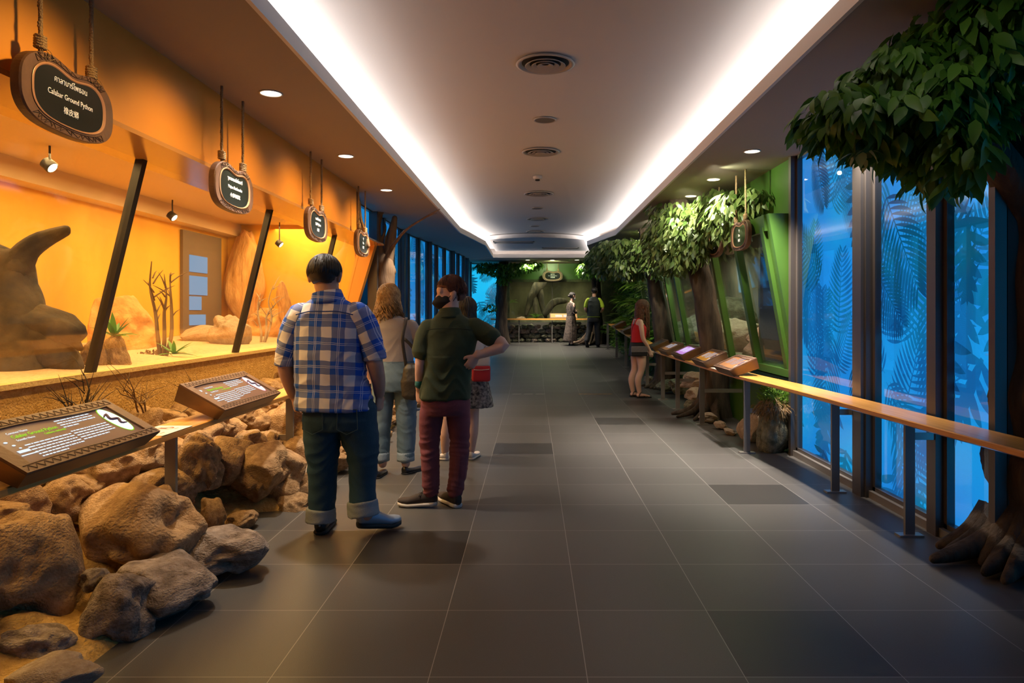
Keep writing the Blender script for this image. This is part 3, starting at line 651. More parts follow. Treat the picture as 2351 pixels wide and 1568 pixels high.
# ---------------- info panels ----------------
def scr(name, c, e): return mat(name, c, 0.25, emit=c, es=e)
M_SCR = scr('screen_brown', (0.10, 0.06, 0.045), 0.75); M_TXT = emis('screen_text', (0.85, 0.93, 1.0), 1.05); M_LIME = emis('screen_lime', (0.38, 0.85, 0.02), 1.0)
M_OVAL = emis('screen_oval', (1.0, 0.98, 0.95), 1.15); M_SNAKE = mat('snake_ink', (0.08, 0.05, 0.12), 0.7); M_CASE = mat('case_bronze', (0.14, 0.085, 0.05), 0.35, 0.4, col2=(0.18, 0.12, 0.07), scale=6)
def info_panel(x_front, x_back, y0, y1, z_front, z_back, lab, cfg, grp):
    """reader stands on the corridor side; text runs left to right for the reader"""
    t = empty('info_panel', (x_front, (y0+y1)/2, z_front), 0, lab, 'information panel', grp)
    s = -1 if x_back < x_front else 1           # direction towards the wall
    W = y1-y0; up = Vector((x_back-x_front, 0, z_back-z_front)); D = up.length; up.normalize()
    ra = Vector((0, 1, 0)) if s < 0 else Vector((0, -1, 0)); nrm = ra.cross(up).normalized()
    o0 = Vector((0, 0, 0))-ra*W/2
    def Q(u, v, h=0.0): return o0+ra*u+up*v+nrm*h
    T = 0.075
    bm = bmesh.new(); hexa(bm, [Q(0.03, 0.02, -T), Q(W-0.03, 0.02, -T), Q(W-0.03, D-0.01, -T-0.03), Q(0.03, D-0.01, -T-0.03), Q(0, 0), Q(W, 0), Q(W, D), Q(0, D)]); mkobj('case', bm, M_CASE, t)
    m1 = 0.075*W; m2 = 0.17*D
    def lip(u): return 0.025*D*math.sin((u/W)*2*PI)
    N = 20; bm = bmesh.new(); os_, is_ = [], []
    for k in range(N+1): u = W*k/N; os_.append(Q(u, 0, 0.001)); is_.append((m1+(W-2*m1)*k/N, m2*0.8+lip(u)))
    for k in range(N+1): u = W*(1-k/N); os_.append(Q(u, D, 0.001)); is_.append((m1+(W-2*m1)*(1-k/N), D-m2+lip(u)))
    a = [bm.verts.new(p) for p in os_]; b = [bm.verts.new(Q(u, v, 0.012)) for u, v in is_]; c = [bm.verts.new(Q(u, v, 0.001)) for u, v in is_]; a2 = [bm.verts.new(p+nrm*0.010) for p in os_]
    n = len(a)
    for k in range(n):
        j = (k+1) % n; bm.faces.new((a[k], a[j], a2[j], a2[k])); bm.faces.new((a2[k], a2[j], b[j], b[k])); bm.faces.new((b[k], b[j], c[j], c[k]))
    fr = mkobj('frame', bm, M_FRAME, t)
    nz = max(8, int(W/0.045))
    for v0, v1, vv in ((D*0.03, m2*0.62, m2*0.68), (D-m2*0.72, D-D*0.03, D-m2*0.78)):
        bm = bmesh.new(); pts = [Q(W*0.02+W*0.96*k/nz/2, v1 if k % 2 else v0, 0.0125) for k in range(2*nz+1)]
        for p, q in zip(pts, pts[1:]): bar(bm, p, q, 0.0025, 0.0015, nrm)
        pts = [Q(W*0.02+W*0.96*k/N, vv+0.5*lip(W*k/N), 0.0125) for k in range(N+1)]
        for p, q in zip(pts, pts[1:]): bar(bm, p, q, 0.0025, 0.0015, nrm)
        mkobj('carved_zigzag', bm, M_GROOVE, fr)
    bm = bmesh.new(); bm.faces.new([bm.verts.new(Q(u, v, 0.0025)) for u, v in is_]); sc = mkobj('screen', bm, cfg.get('screen', M_SCR), t)
    def rows(name, m, items):
        bm = bmesh.new()
        for (u, v, w, h) in items:
            bm.faces.new([bm.verts.new(Q(*p, 0.004)) for p in ((u, v), (u+w, v), (u+w, v+h), (u, v+h))])
        return mkobj(name, bm, m, sc)
    rr = random.Random(int(y0*100))
    for (bu, bv, bw, nr) in cfg.get('blocks', ()):
        items = []
        for i in range(nr):
            u = bu; end = bu+bw*(1 if i < nr-1 else rr.uniform(0.4, 0.8))
            while u < end:
                wl = min(rr.uniform(0.010, 0.042), end-u); items.append((u*W, (bv-i*0.052)*D, wl*W, 0.020*D)); u += wl+0.0045
        rows('text_rows', cfg.get('txt', M_TXT), items)
    B = lambda u, v: basis(ra, up, Q(u*W, v*D, 0.0042))
    for s_, u, v, size, m in cfg.get('words', ()): text_mesh(s_, size*D, m, sc, B(u, v), align='LEFT', ext=0.0002)
    if cfg.get('oval'):
        ou, ov, oa, ob = cfg['oval']
        bm = bmesh.new(); bm.faces.new([bm.verts.new(Q(ou*W+math.cos(q*PI/14)*oa*1.08*W, ov*D+math.sin(q*PI/14)*ob*1.05*D, 0.0036)) for q in range(28)]); mkobj('oval_edge', bm, cfg.get('edge', M_LIME), sc)
        bm = bmesh.new(); bm.faces.new([bm.verts.new(Q(ou*W+math.cos(q*PI/14)*oa*W, ov*D+math.sin(q*PI/14)*ob*D, 0.0042)) for q in range(28)]); mkobj('picture_oval', bm, M_OVAL, sc)
        bm = bmesh.new()
        tube(bm, [Q((ou-0.05)*W, (ov+0.10)*D, 0.006), Q((ou-0.01)*W, (ov+0.15)*D, 0.006), Q((ou-0.03)*W, (ov+0.03)*D, 0.006), Q((ou+0.02)*W, (ov)*D, 0.006), Q((ou+0.0)*W, (ov-0.10)*D, 0.006), Q((ou+0.04)*W, (ov-0.12)*D, 0.006)], [0.003, 0.006, 0.007, 0.007, 0.006, 0.003], 6, 0.01, ref=nrm)
        mkobj('snake_picture', bm, M_SNAKE, sc, True)
    if cfg.get('logo'):
        bm = bmesh.new()
        for (u, v, r) in ((0.105, 0.70, 0.020), (0.125, 0.60, 0.011), (0.14, 0.52, 0.010), (0.15, 0.45, 0.008)):
            bm.faces.new([bm.verts.new(Q(u*W+math.cos(q*PI/8)*r*W, v*D+math.sin(q*PI/8)*r*1.6*D, 0.004)) for q in range(16)])
        mkobj('logo_mark', bm, M_TXT, sc); rows('logo_text', M_TXT, [(0.11*W, 0.36*D, 0.07*W, 0.05*D), (0.10*W, 0.30*D, 0.10*W, 0.02*D)])
    return t
def snake_cfg(title, sub):
    return dict(words=[('Common Name', 0.185, 0.745, 0.055, M_TXT), (title, 0.185, 0.665, 0.085, M_LIME), ('Scientific Name', 0.185, 0.59, 0.05, M_TXT), (sub, 0.355, 0.59, 0.05, M_LIME)],
                blocks=[(0.185, 0.465, 0.30, 6), (0.50, 0.77, 0.26, 4), (0.50, 0.50, 0.27, 5)], oval=(0.855, 0.52, 0.055, 0.30), logo=True)
c1 = snake_cfg('Calabar Ground Python', 'Calabaria reinhardtii'); c2 = snake_cfg('Mojave Rattlesnake', 'Crotalus scutulatus'); c2['edge'] = emis('screen_rose', (0.9, 0.25, 0.25), 1.0)
info_panel(-1.83, -2.10, 2.52, 3.42, 0.80, 0.955, 'large lit info panel reading Calabar Ground Python on the wooden ledge', c1, 'snake info panels on the left ledge')
info_panel(-1.83, -2.10, 4.14, 5.06, 0.80, 0.955, 'lit info panel on the ledge beside the man in the plaid shirt', c2, 'snake info panels on the left ledge')
M_S1 = scr('screen_tan', (0.30, 0.14, 0.06), 0.4); M_S2 = scr('screen_lilac', (0.45, 0.22, 0.62), 0.9); M_S3 = scr('screen_gold', (0.45, 0.2, 0.03), 0.5); M_S4 = scr('screen_dark', (0.05, 0.045, 0.035), 0.3)
M_TXB = emis('screen_bluewhite', (0.45, 0.6, 0.8), 0.9); M_TXD = mat('dark_text', (0.05, 0.05, 0.06), 0.6)
rc = lambda s, tx=M_TXB, **k: dict(screen=s, txt=tx, blocks=[(0.14, 0.70, 0.25, 7), (0.44, 0.78, 0.28, 9)], **k)
for y0, y1, cfg, lab in ((6.98, 7.62, rc(M_S1, oval=(0.86, 0.5, 0.05, 0.28)), 'tilted info panel nearest the long bare stretch of handrail'),
                         (8.06, 8.69, rc(M_S3, oval=(0.86, 0.5, 0.05, 0.28)), 'tilted info panel with gold screen, second from the bare handrail'),
                         (9.28, 9.94, rc(M_S2, M_TXT), 'tilted info panel with a lilac screen'),
                         (10.36, 11.0, rc(M_S1), 'tilted info panel just behind the lilac one'),
                         (11.5, 12.05, rc(M_S4, M_TXD), 'tilted info panel with dark screen next to the woman in red')):
    info_panel(1.98, 2.25, y0, y1, 0.80+zf(y0), 0.925+zf(y0), lab, cfg, 'info panels along the right handrail')
for y0, lab in ((13.6, 'info panel just past the woman in the red top'), (15.2, 'info panel by the hanging plants'), (16.8, 'far info panel with dark screen on the ramp rail')):
    info_panel(1.98, 2.25, y0, y0+0.6, 0.80+zf(y0), 0.925+zf(y0), lab, rc(M_S4, M_TXD), 'info panels along the right handrail')
# end-wall panel (faces the camera)
t = empty('info_panel', (0.95, 21.1, 1.22), 0, 'wide lit info panel on the far counter ledge', 'information panel')
bm = bmesh.new(); hexa(bm, [(-0.42, -0.02, -0.03), (0.42, -0.02, -0.03), (0.42, 0.2, -0.03), (-0.42, 0.2, -0.03), (-0.42, -0.02, 0.0), (0.42, -0.02, 0.0), (0.42, 0.2, 0.14), (-0.42, 0.2, 0.14)]); mkobj('case', bm, M_FRAME, t)
bm = bmesh.new(); bm.faces.new([bm.verts.new(p) for p in ((-0.39, 0.0, 0.016), (0.39, 0.0, 0.016), (0.39, 0.18, 0.130), (-0.39, 0.18, 0.130))]); mkobj('screen', bm, scr('screen_amber', (0.4, 0.2, 0.08), 0.8), t)
bm = bmesh.new()
for i in range(5):
    z = 0.035+i*0.016; y = 0.022+i*0.028
    for (a, b) in ((-0.25, -0.04), (0.0, 0.22)): bm.faces.new([bm.verts.new(p) for p in ((a, y, z), (b, y, z), (b, y+0.012, z+0.009), (a, y+0.012, z+0.009))])
bm.faces.new([bm.verts.new((0.31+0.05*math.cos(q*PI/8), 0.09+0.06*math.sin(q*PI/8), 0.078+0.038*math.sin(q*PI/8))) for q in range(16)])
mkobj('text_rows', bm, M_TXT, t)

# ---------------- wooden ledges on steel posts ----------------
def ledge(edge, width, side, zt, lab, post_ys, px, posts_kw={}):
    """edge: list of (y, x) of the corridor edge; side +1/-1 towards the wall"""
    t = empty('wooden_ledge', (edge[0][1], edge[0][0], 0), 0, lab, 'handrail ledge')
    o = t.location
    bm = bmesh.new(); rs = []
    for y, x in edge:
        z = zt+zf(y); c = [(x, z-0.005), (x+side*0.006, z), (x+side*width, z), (x+side*width, z-0.04), (x+side*0.02, z-0.04), (x, z-0.03)]
        rs.append([bm.verts.new((a-o.x, y-o.y, b)) for a, b in c])
    for a, b in zip(rs, rs[1:]):
        for k in range(6): bm.faces.new((a[k], a[(k+1) % 6], b[(k+1) % 6], b[k]))
    bm.faces.new(rs[0]); bm.faces.new(rs[-1][::-1]); mkobj('board', bm, M_WOOD, t)
    for y, x, m, arm in post_ys:
        z0 = zf(y); bm = bmesh.new(); box(bm, x-0.03-o.x, x+0.03-o.x, y-0.012-o.y, y+0.012-o.y, z0, z0+zt-0.03); po = mkobj('post', bm, m, t)
        bm = bmesh.new(); box(bm, x-0.075-o.x, x+0.075-o.x, y-0.035-o.y, y+0.035-o.y, z0, z0+0.012); mkobj('base_plate', bm, M_STEEL, po)
        if arm:
            bm = bmesh.new(); za = z0+arm[0]; bar(bm, (x-o.x, y-o.y, za), (x+arm[1]-o.x, y-o.y, za), 0.012, 0.045); mkobj('wall_bracket', bm, M_STEEL, po)
    return t
ledge([(1.4, -1.93), (3.0, -1.915), (5.4, -1.90), (10.8, -1.90)], 0.20, -1, 0.75, 'orange wooden ledge along the left terrarium rocks', [(3.86, -2.0, M_STEELD, (0.36, -0.30)), (5.75, -2.0, M_STEELD, (0.36, -0.3)), (7.9, -2.0, M_STEELD, (0.36, -0.3)), (10.2, -2.0, M_STEELD, None)], 0)
pr_ = [(4.335, 2.345, M_STEELD, (0.62, 0.24)), (5.385, 2.34, M_STEELD, (0.62, 0.24)), (6.885, 2.12, M_STEELD, (0.42, 0.54)), (8.62, 2.10, M_STEELD, (0.42, 0.5)), (9.97, 2.08, M_STEELD, (0.42, 0.55)), (11.1, 2.08, M_STEELD, (0.42, 0.55)), (12.55, 2.07, M_STEELD, (0.42, 0.5)), (15.4, 2.07, M_STEELD, None), (17.17, 2.08, M_STEELD, None), (19.2, 2.08, M_STEELD, None)]
ledge([(1.9, 2.31), (3.2, 2.265), (4.1, 2.225), (5.2, 2.195), (6.2, 2.15), (7.1, 2.07), (8.5, 2.04), (11.9, 2.03), (18.6, 2.03)], 0.25, 1, 0.75, 'long orange wooden handrail ledge past the blue windows', pr_, 0)
t = empty('wooden_ledge', (0.5, 21.1, 0.46), 0, 'wooden ledge across the far tank', 'handrail ledge')
mkobj('board', BOX(-1.75, 1.55, -0.12, 0.12, 0.70, 0.745), M_WOOD, t)
for x in (-0.9, 0.1, 1.2): mkobj('post', BOX(x-0.012, x+0.012, -0.01, 0.01, 0, 0.70), M_STEELD, t)
# no-touching stickers
def sticker(x, y, z, w, L, s, lab):
    t = empty('notice_sticker', (x, y, z), 0, lab, 'sticker', 'no touching stickers')
    mkobj('paper', BOX(-w/2, w/2, -L/2, L/2, 0.0, 0.0015), mat('white_paper', (0.78, 0.72, 0.66), 0.5), t)
    for k, yy in enumerate((-0.24*L, 0.22*L)):
        bm = bmesh.new(); r0, r1 = 0.052, 0.043; n = 28
        a = [bm.verts.new((s*0.02+r0*math.cos(2*PI*q/n), yy+r0*math.sin(2*PI*q/n), 0.002)) for q in range(n)]; b = [bm.verts.new((s*0.02+r1*math.cos(2*PI*q/n), yy+r1*math.sin(2*PI*q/n), 0.002)) for q in range(n)]
        for q in range(n): bm.faces.new((a[q], a[(q+1) % n], b[(q+1) % n], b[q]))
        bar(bm, (s*0.02-0.033, yy-0.033, 0.002), (s*0.02+0.033, yy+0.033, 0.002), 0.009, 0.001); mkobj('prohibition_ring', bm, mat('sticker_red', (0.62, 0.05, 0.03), 0.5), t)
        bm = bmesh.new()
        if k == 0:
            for q in range(5): bar(bm, (s*0.02-0.02+q*0.008, yy-0.02, 0.0018), (s*0.02-0.014+q*0.010, yy+0.022-abs(q-2)*0.005, 0.0018), 0.004, 0.0008)
            box(bm, s*0.02-0.02, s*0.02+0.014, yy-0.026, yy-0.01, 0.0016, 0.0019)
        else: box(bm, s*0.02-0.026, s*0.02+0.02, yy-0.02, yy+0.02, 0.0016, 0.0019)
        mkobj('pictogram', bm, M_TXD, t)
        bm = bmesh.new()
        for q in range(3): box(bm, -s*0.045-0.004*0, -s*0.045+0.008, yy-0.02+q*0.016, yy-0.010+q*0.016, 0.0016, 0.0019)
        mkobj('caption_marks', bm, M_TXD, t)
sticker(-2.005, 3.76, 0.751, 0.19, 0.32, -1, 'white and red no touching sticker between the two left info panels')
for y, lab in ((7.85, 'white and red sticker on the right handrail between the first two panels'), (10.15, 'red and white sticker beside the lilac panel')): sticker(2.15, y, 0.751, 0.2, 0.36, 1, lab)

# floor tape marks
for x0, x1, m, lab in ((-0.35, 0.25, mat('pale_tape', (0.55, 0.5, 0.45), 0.6), 'worn pale tape strip across the floor at the ramp foot'), (0.78, 1.36, mat('yellow_tape', (0.65, 0.30, 0.04), 0.6), 'orange dashed tape strip across the floor at the ramp foot')):
    bm = bmesh.new(); n = 7 if 'yellow' in m.name else 3
    for k in range(n):
        a = x0+(x1-x0)*k/n; b = a+(x1-x0)/n*0.72
        prism(bm, [(a, 11.84, 0.001), (b, 11.84, 0.001), (b+0.03, 11.88, 0.001), (a+0.03, 11.88, 0.001)], (0, 0, 0.001))
    tag(mkobj('floor_tape', bm, m), lab, 'floor marking')
# ---------------- rocks ----------------
def rock_mesh(seed, rough=0.28, sub=5, flat=0.0, layered=0.0):
    bm = bmesh.new(); bmesh.ops.create_icosphere(bm, subdivisions=sub, radius=1)
    o = Vector((seed*7.3, seed*1.7, seed*3.1)); rp = random.Random(seed+50)
    planes = [(Vector((rp.gauss(0, 1), rp.gauss(0, 1), rp.gauss(0, 1))).normalized(), rp.uniform(0.66, 0.9)) for _ in range(11)]
    for v in bm.verts:
        d = v.co.normalized()
        m = max(abs(d.x), abs(d.y), abs(d.z)); q = d*(1/m)**0.45      # a little boxy
        h = -0.075*math.exp(-(noise.noise(d*2.3+o*2)*4.5)**2)-0.035*math.exp(-(noise.noise(d*5.0+o*3)*3.5)**2)+noise.noise(d*26+o)*0.012+noise.noise(d*1.1+o)*rough*1.5+noise.noise(d*2.7+o)*rough*0.7+abs(noise.noise(d*5.5+o))*rough*0.45+noise.noise(d*12+o)*rough*0.16
        if layered: h += layered*math.sin((d.z+0.3*noise.noise(d*1.5+o))*14)
        v.co = q*(0.86+h)
        for pn, po in planes:
            e = v.co.dot(pn)-po
            if e > 0: v.co -= pn*e*0.82
        if flat and v.co.z < -flat: v.co.z = -flat+(v.co.z+flat)*0.15
    for _ in range(2): bmesh.ops.smooth_vert(bm, verts=bm.verts, factor=0.5, use_axis_x=True, use_axis_y=True, use_axis_z=True)
    me = bpy.data.meshes.new('rock'); bm.to_mesh(me); bm.free(); me.polygons.foreach_set('use_smooth', [True]*len(me.polygons)); return me
def with_mat(me, m):
    c = me.copy(); c.materials.clear(); c.materials.append(m); return c
RM = [rock_mesh(i) for i in range(7)]
RMS = {}
def rock(loc, dim, m, lab, grp=None, k=None, rz=None, name='rock', parent=None, tilt=0.25):
    k = R.randrange(7) if k is None else k
    key = (k, m.name)
    if key not in RMS: RMS[key] = with_mat(RM[k], m)
    o = bpy.data.objects.new(name, RMS[key]); COL.objects.link(o)
    o.location = loc; o.scale = [d for d in dim]; o.rotation_euler = (R.uniform(-tilt, tilt), R.uniform(-tilt, tilt), R.uniform(0, 6.28) if rz is None else rz)
    if parent is not None: o.parent = parent
    else: tag(o, lab, 'rock', grp)
    return o
# sloping rendered bank behind the rocks
bm = bmesh.new(); nx, ny = 20, 120
g = []
for j in range(ny+1):
    y = 1.6+(10.6-1.6)*j/ny; row = []
    x0 = -1.72 if y < 4.1 else (-1.95 if y < 4.85 else -1.66)
    for i in range(nx+1):
        t = i/nx; x = x0+(-2.826-x0)*t
        z = 0.02+0.52*t**1.3+0.10*noise.noise(Vector((x*3, y*3, 1.0)))*min(1, t*4)+0.05*noise.noise(Vector((x*9, y*9, 4.0)))*min(1, t*4)
        row.append(bm.verts.new((x, y, z if i else -0.02)))
    g.append(row)
for a, b in zip(g, g[1:]):
    for i in range(nx): bm.faces.new((a[i], a[i+1], b[i+1], b[i]))
tag(mkobj('sandy_bank', bm, M_SAND, None, True), 'sandy plastered bank rising to the terrarium wall', 'bank', kind='stuff')
near = [((-1.66, 3.72, 0.11), (0.27, 0.24, 0.13), M_ROCKG, 'flat pale-patched slab jutting onto the tiles', 2, 0.3),
        ((-1.72, 3.28, 0.10), (0.25, 0.27, 0.15), M_ROCKG, 'long grey-brown border rock before the flat slab', 3, 0.7),
        ((-1.80, 3.02, 0.10), (0.17, 0.17, 0.17), M_ROCKG, 'upright lumpy border rock at the floor edge', 4, 0.2),
        ((-1.92, 3.06, 0.22), (0.065, 0.065, 0.06), M_ROCKG, 'small round stone beside the lumpy border rock', 1, 0.5),
        ((-1.76, 2.56, 0.05), (0.15, 0.14, 0.07), M_ROCKP, 'pale speckled slab at the lower left corner', 5, 0.9),
        ((-1.98, 2.75, 0.06), (0.17, 0.15, 0.11), M_ROCKG, 'dark low rock behind the pale corner slab', 6, 0.1),
        ((-2.02, 3.62, 0.24), (0.34, 0.36, 0.30), M_ROCK, 'largest rounded boulder in shadow below the big info panel', 0, 1.2),
        ((-2.28, 3.05, 0.26), (0.32, 0.30, 0.26), M_ROCK, 'dark boulder left of the largest rounded boulder', 4, 2.2),
        ((-2.20, 2.60, 0.22), (0.24, 0.2, 0.2), M_ROCK, 'shadowed rock under the near end of the ledge', 2, 2.0),
        ((-1.93, 4.22, 0.16), (0.09, 0.09, 0.12), M_ROCK, 'small tan rock next to the first ledge post', 3, 0.4),
        ((-1.86, 4.48, 0.06), (0.11, 0.09, 0.07), M_ROCK, 'small reddish stone on the tiles in the gap of the rock border', 1, 0.4),
        ((-2.18, 4.55, 0.42), (0.16, 0.18, 0.22), M_ROCK, 'tall pitted rock behind the second info panel', 6, 0.4),
        ((-1.93, 4.98, 0.27), (0.22, 0.28, 0.20), M_ROCK, 'broad flat-topped boulder left of the plaid man', 5, 0.0)]
for l, d, m, lab, k, rz in near: rock(l, d, m, lab, 'rocks along the left bank', k, rz, tilt=0.08)
rowlab = ['low tan rock in the border row at the floor edge', 'tan rock in the second row of the left bank', 'tan rock in the middle row of the left bank', 'tan rock in the fourth row of the left bank', 'tan rock in the top row against the terrarium wall']
for r_, (x, z, s) in enumerate(((-1.74, 0.05, 0.17), (-1.98, 0.18, 0.21), (-2.2, 0.34, 0.19), (-2.44, 0.47, 0.17), (-2.66, 0.58, 0.15))):
    y = 2.3+0.1*r_ if r_ > 1 else (4.98 if r_ == 0 else 4.9)
    cnt = -1
    while y < 10.1:
        cnt += 1; s2 = s*R.uniform(0.7, 1.25)
        if not (r_ == 2 and y < 3.9):
            rock((x+R.uniform(-0.05, 0.05), y, z+R.uniform(-0.05, 0.06)), (s2*1.05, s2*R.uniform(1.0, 1.3), s2*(0.55 if r_ == 0 else R.uniform(0.7, 1.1))), M_ROCK if r_ else M_ROCKP if R.random() < 0.3 else M_ROCK, rowlab[r_]+', '+nth(cnt)+' from the camera', 'rocks along the left bank, row %d' % (r_+1), tilt=0.3)
        y += s2*R.uniform(1.35, 2.0)

# ---------------- foliage ----------------
def leaf_geo(V, Fc, p, d, nrm, L, W, curl=0.15):
    d = d.normalized(); s = d.cross(nrm)
    if s.length < 1e-3: s = d.cross(Vector((0.3, 1, 0.2)))
    s.normalize(); n = s.cross(d)
    b = len(V)
    for t, w_, c in ((0, 0.0, 0), (0.25, 0.42, 0.03), (0.5, 0.5, 0.0), (0.78, 0.3, -0.08), (1.0, 0.0, -0.22)):
        q = p+d*L*t+n*L*c*curl*4
        if w_ == 0: V.append(q)
        else: V.append(q-s*W*w_+n*W*0.09); V.append(q); V.append(q+s*W*w_+n*W*0.09)
    # indices: 0 | 1 2 3 | 4 5 6 | 7 8 9 | 10
    Fc += [(b, b+1, b+2), (b, b+2, b+3)]
    for a in (1, 4):
        Fc += [(b+a, b+a+3, b+a+4, b+a+1), (b+a+1, b+a+4, b+a+5, b+a+2)]
    Fc += [(b+7, b+10, b+8), (b+8, b+10, b+9)]
def canopy(clusters, n, L, W, m, parent, seed=1, hang=0.8, shell=0.5, zmax=2.88, xmax=99):
    rr = random.Random(seed); V, Fc = [], []
    vol = [c[1][0]*c[1][1]*c[1][2] for c in clusters]; tot = sum(v**0.67 for v in vol)
    for (c, r), v in zip(clusters, vol):
        c = Vector(c)
        for i in range(int(n*v**0.67/tot)):
            d = Vector((rr.gauss(0, 1), rr.gauss(0, 1), rr.gauss(0, 1))).normalized(); k = shell+(1-shell)*rr.random()**0.6
            p = c+Vector((d.x*r[0], d.y*r[1], d.z*r[2]))*k
            if p.z > zmax or p.x > xmax: continue
            dr = (Vector((d.x, d.y, d.z*0.3))*0.6+Vector((rr.uniform(-.5, .5), rr.uniform(-.5, .5), -hang+rr.uniform(-.3, .4)))).normalized()
            l = L*rr.uniform(0.7, 1.2); leaf_geo(V, Fc, p, dr, d+Vector((rr.uniform(-.6, .6), rr.uniform(-.6, .6), rr.uniform(-.2, .9))), l, W*rr.uniform(0.8, 1.2))
    return raw('foliage', V, Fc, m, parent, True)
def twigs(parent, starts, m, seed=3, r0=0.012):
    rr = random.Random(seed); bm = bmesh.new()
    for a, b in starts:
        a, b = Vector(a), Vector(b); mid = (a+b)/2+Vector((rr.uniform(-.06, .06), rr.uniform(-.06, .06), rr.uniform(0, .08)))
        tube(bm, [a, mid, b], [r0, r0*0.7, r0*0.35], 6, 0.06, cap=False)
    return mkobj('branches', bm, m, parent, True)
def px_clusters(lst, dY=0.35):
    out = []
    for px, py, Y, rx, ry in lst: out.append((P(px, py, Y), (rx/F*Y, dY, ry/F*Y)))
    return out
# foreground ficus on the right
t = empty('ficus_tree', (2.92, 3.95, 0), 0, 'large foreground tree with dark trunk and overhanging green leaves', 'tree'); o = Vector(t.location)
bm = bmesh.new()
tube(bm, [(0.0, 0, -0.05), (0.02, 0, 0.35), (0.0, 0, 0.9), (0.05, 0, 1.5), (0.02, 0, 2.0), (-0.05, 0, 2.45), (-0.1, 0, 2.95)], [0.40, 0.33, 0.31, 0.30, 0.30, 0.33, 0.36], 40, 0.04, rough=0.16, seed=2)
for a in range(9):
    an = PI*0.62+a*0.17; L = 0.62+0.12*math.sin(a*2.3)
    tube(bm, [(0.2*math.cos(an), 0.2*math.sin(an)*-1, 0.30), ((0.38)*math.cos(an), -0.38*math.sin(an), 0.12), (L*math.cos(an), -L*math.sin(an), 0.035)], [0.12, 0.07, 0.022], 10, 0.04, rough=0.25, seed=a)
tube(bm, [(-0.15, -0.05, 1.95), (-0.5, -0.2, 2.35), (-0.95, -0.4, 2.5)], [0.13, 0.07, 0.03], 14, 0.05, rough=0.15)
tube(bm, [(-0.1, -0.05, 2.3), (-0.4, 0.1, 2.6), (-0.8, 0.2, 2.75)], [0.1, 0.06, 0.03], 12, 0.05, rough=0.15)
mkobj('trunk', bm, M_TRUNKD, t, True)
cl = px_clusters([(1905, 255, 3.5, 55, 50), (1950, 275, 3.3, 60, 45), (1990, 215, 3.6, 80, 65), (2060, 180, 3.4, 90, 85), (2060, 280, 3.2, 90, 70), (2140, 120, 3.5, 100, 90), (2150, 230, 3.2, 90, 90), (2230, 60, 3.3, 100, 90), (2240, 170, 3.2, 100, 90), (2310, 30, 3.2, 90, 90), (2320, 120, 3.3, 70, 90), (2170, 340, 3.1, 45, 60), (2180, 395, 3.1, 22, 30), (2120, 320, 3.3, 60, 45), (2225, 290, 3.3, 45, 40), (2400, 100, 3.3, 80, 120), (2380, 0, 3.2, 100, 90)], 0.3)
fo = canopy([(c-o, r) for c, r in cl], 3900, 0.128, 0.048, M_LEAFD, t, 5)
twigs(t, [(Vector((-0.6, -0.3, 2.4)), c-o) for c, r in cl[:12]], M_TRUNKD)
fix = P(1978, 352, 3.2)
cn = canopy([(fix-o, (0.045, 0.05, 0.03))], 9, 0.09, 0.045, M_LEAFLIT, t, 9); cn.name = 'lit_tint_leaves'  # light falling on these leaves is put into their paler colour
# trees along the right tanks
def bark_tree(base, path, rads, cls, n, L, W, m, lab, seed, name='ficus_tree', mt=M_TRUNKD, roots=7, tw=True, rr0=0.5, xmax=2.5):
    t = empty(name, base, 0, lab, 'tree', 'artificial trees beside the tanks'); o = Vector(base); bm = bmesh.new()
    tube(bm, [Vector(p)-o for p in path], rads, 28, 0.05, rough=0.2, seed=seed)
    for a in range(roots):
        an = PI*0.55+a*0.28
        L0 = rr0*(0.8+0.3*math.sin(a*3.1+seed))
        tube(bm, [(0.08*math.cos(an), -0.08*math.sin(an), 0.30), (0.5*L0*math.cos(an), -0.5*L0*math.sin(an), 0.10), (L0*math.cos(an), -L0*math.sin(an), 0.02)], [0.09, 0.05, 0.02], 8, 0.05, rough=0.3, seed=a)
    mkobj('trunk', bm, mt, t, True)
    if cls: canopy([(c-o, r) for c, r in cls], n, L, W, m, t, seed, xmax=xmax-o.x)
    if tw and cls: twigs(t, [(Vector(path[-2])-o, c-o) for c, r in cls[:10]], mt, seed)
    return t
A = px_clusters([(1700, 470, 7.9, 60, 40), (1735, 455, 7.6, 35, 25), (1660, 500, 8.2, 50, 45), (1690, 530, 8.2, 40, 30), (1570, 520, 9.0, 60, 60), (1545, 480, 9.6, 55, 35), (1520, 550, 9.4, 45, 60), (1590, 570, 9.0, 45, 40), (1610, 530, 8.8, 50, 50), (1640, 460, 8.6, 40, 30), (1550, 600, 9.2, 40, 25)], 0.32)
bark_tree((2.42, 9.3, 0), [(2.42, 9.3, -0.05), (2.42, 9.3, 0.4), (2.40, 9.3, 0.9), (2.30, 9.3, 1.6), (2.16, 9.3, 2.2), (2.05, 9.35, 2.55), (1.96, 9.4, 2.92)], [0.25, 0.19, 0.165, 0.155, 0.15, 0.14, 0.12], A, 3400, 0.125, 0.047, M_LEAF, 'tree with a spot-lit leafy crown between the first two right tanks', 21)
B = px_clusters([(1480, 575, 12.6, 40, 30), (1440, 570, 13.2, 45, 25), (1400, 575, 14.0, 40, 25), (1375, 590, 15.5, 30, 25), (1450, 610, 13.0, 50, 28), (1400, 615, 14.5, 40, 22), (1500, 605, 12.4, 28, 30)], 0.5)
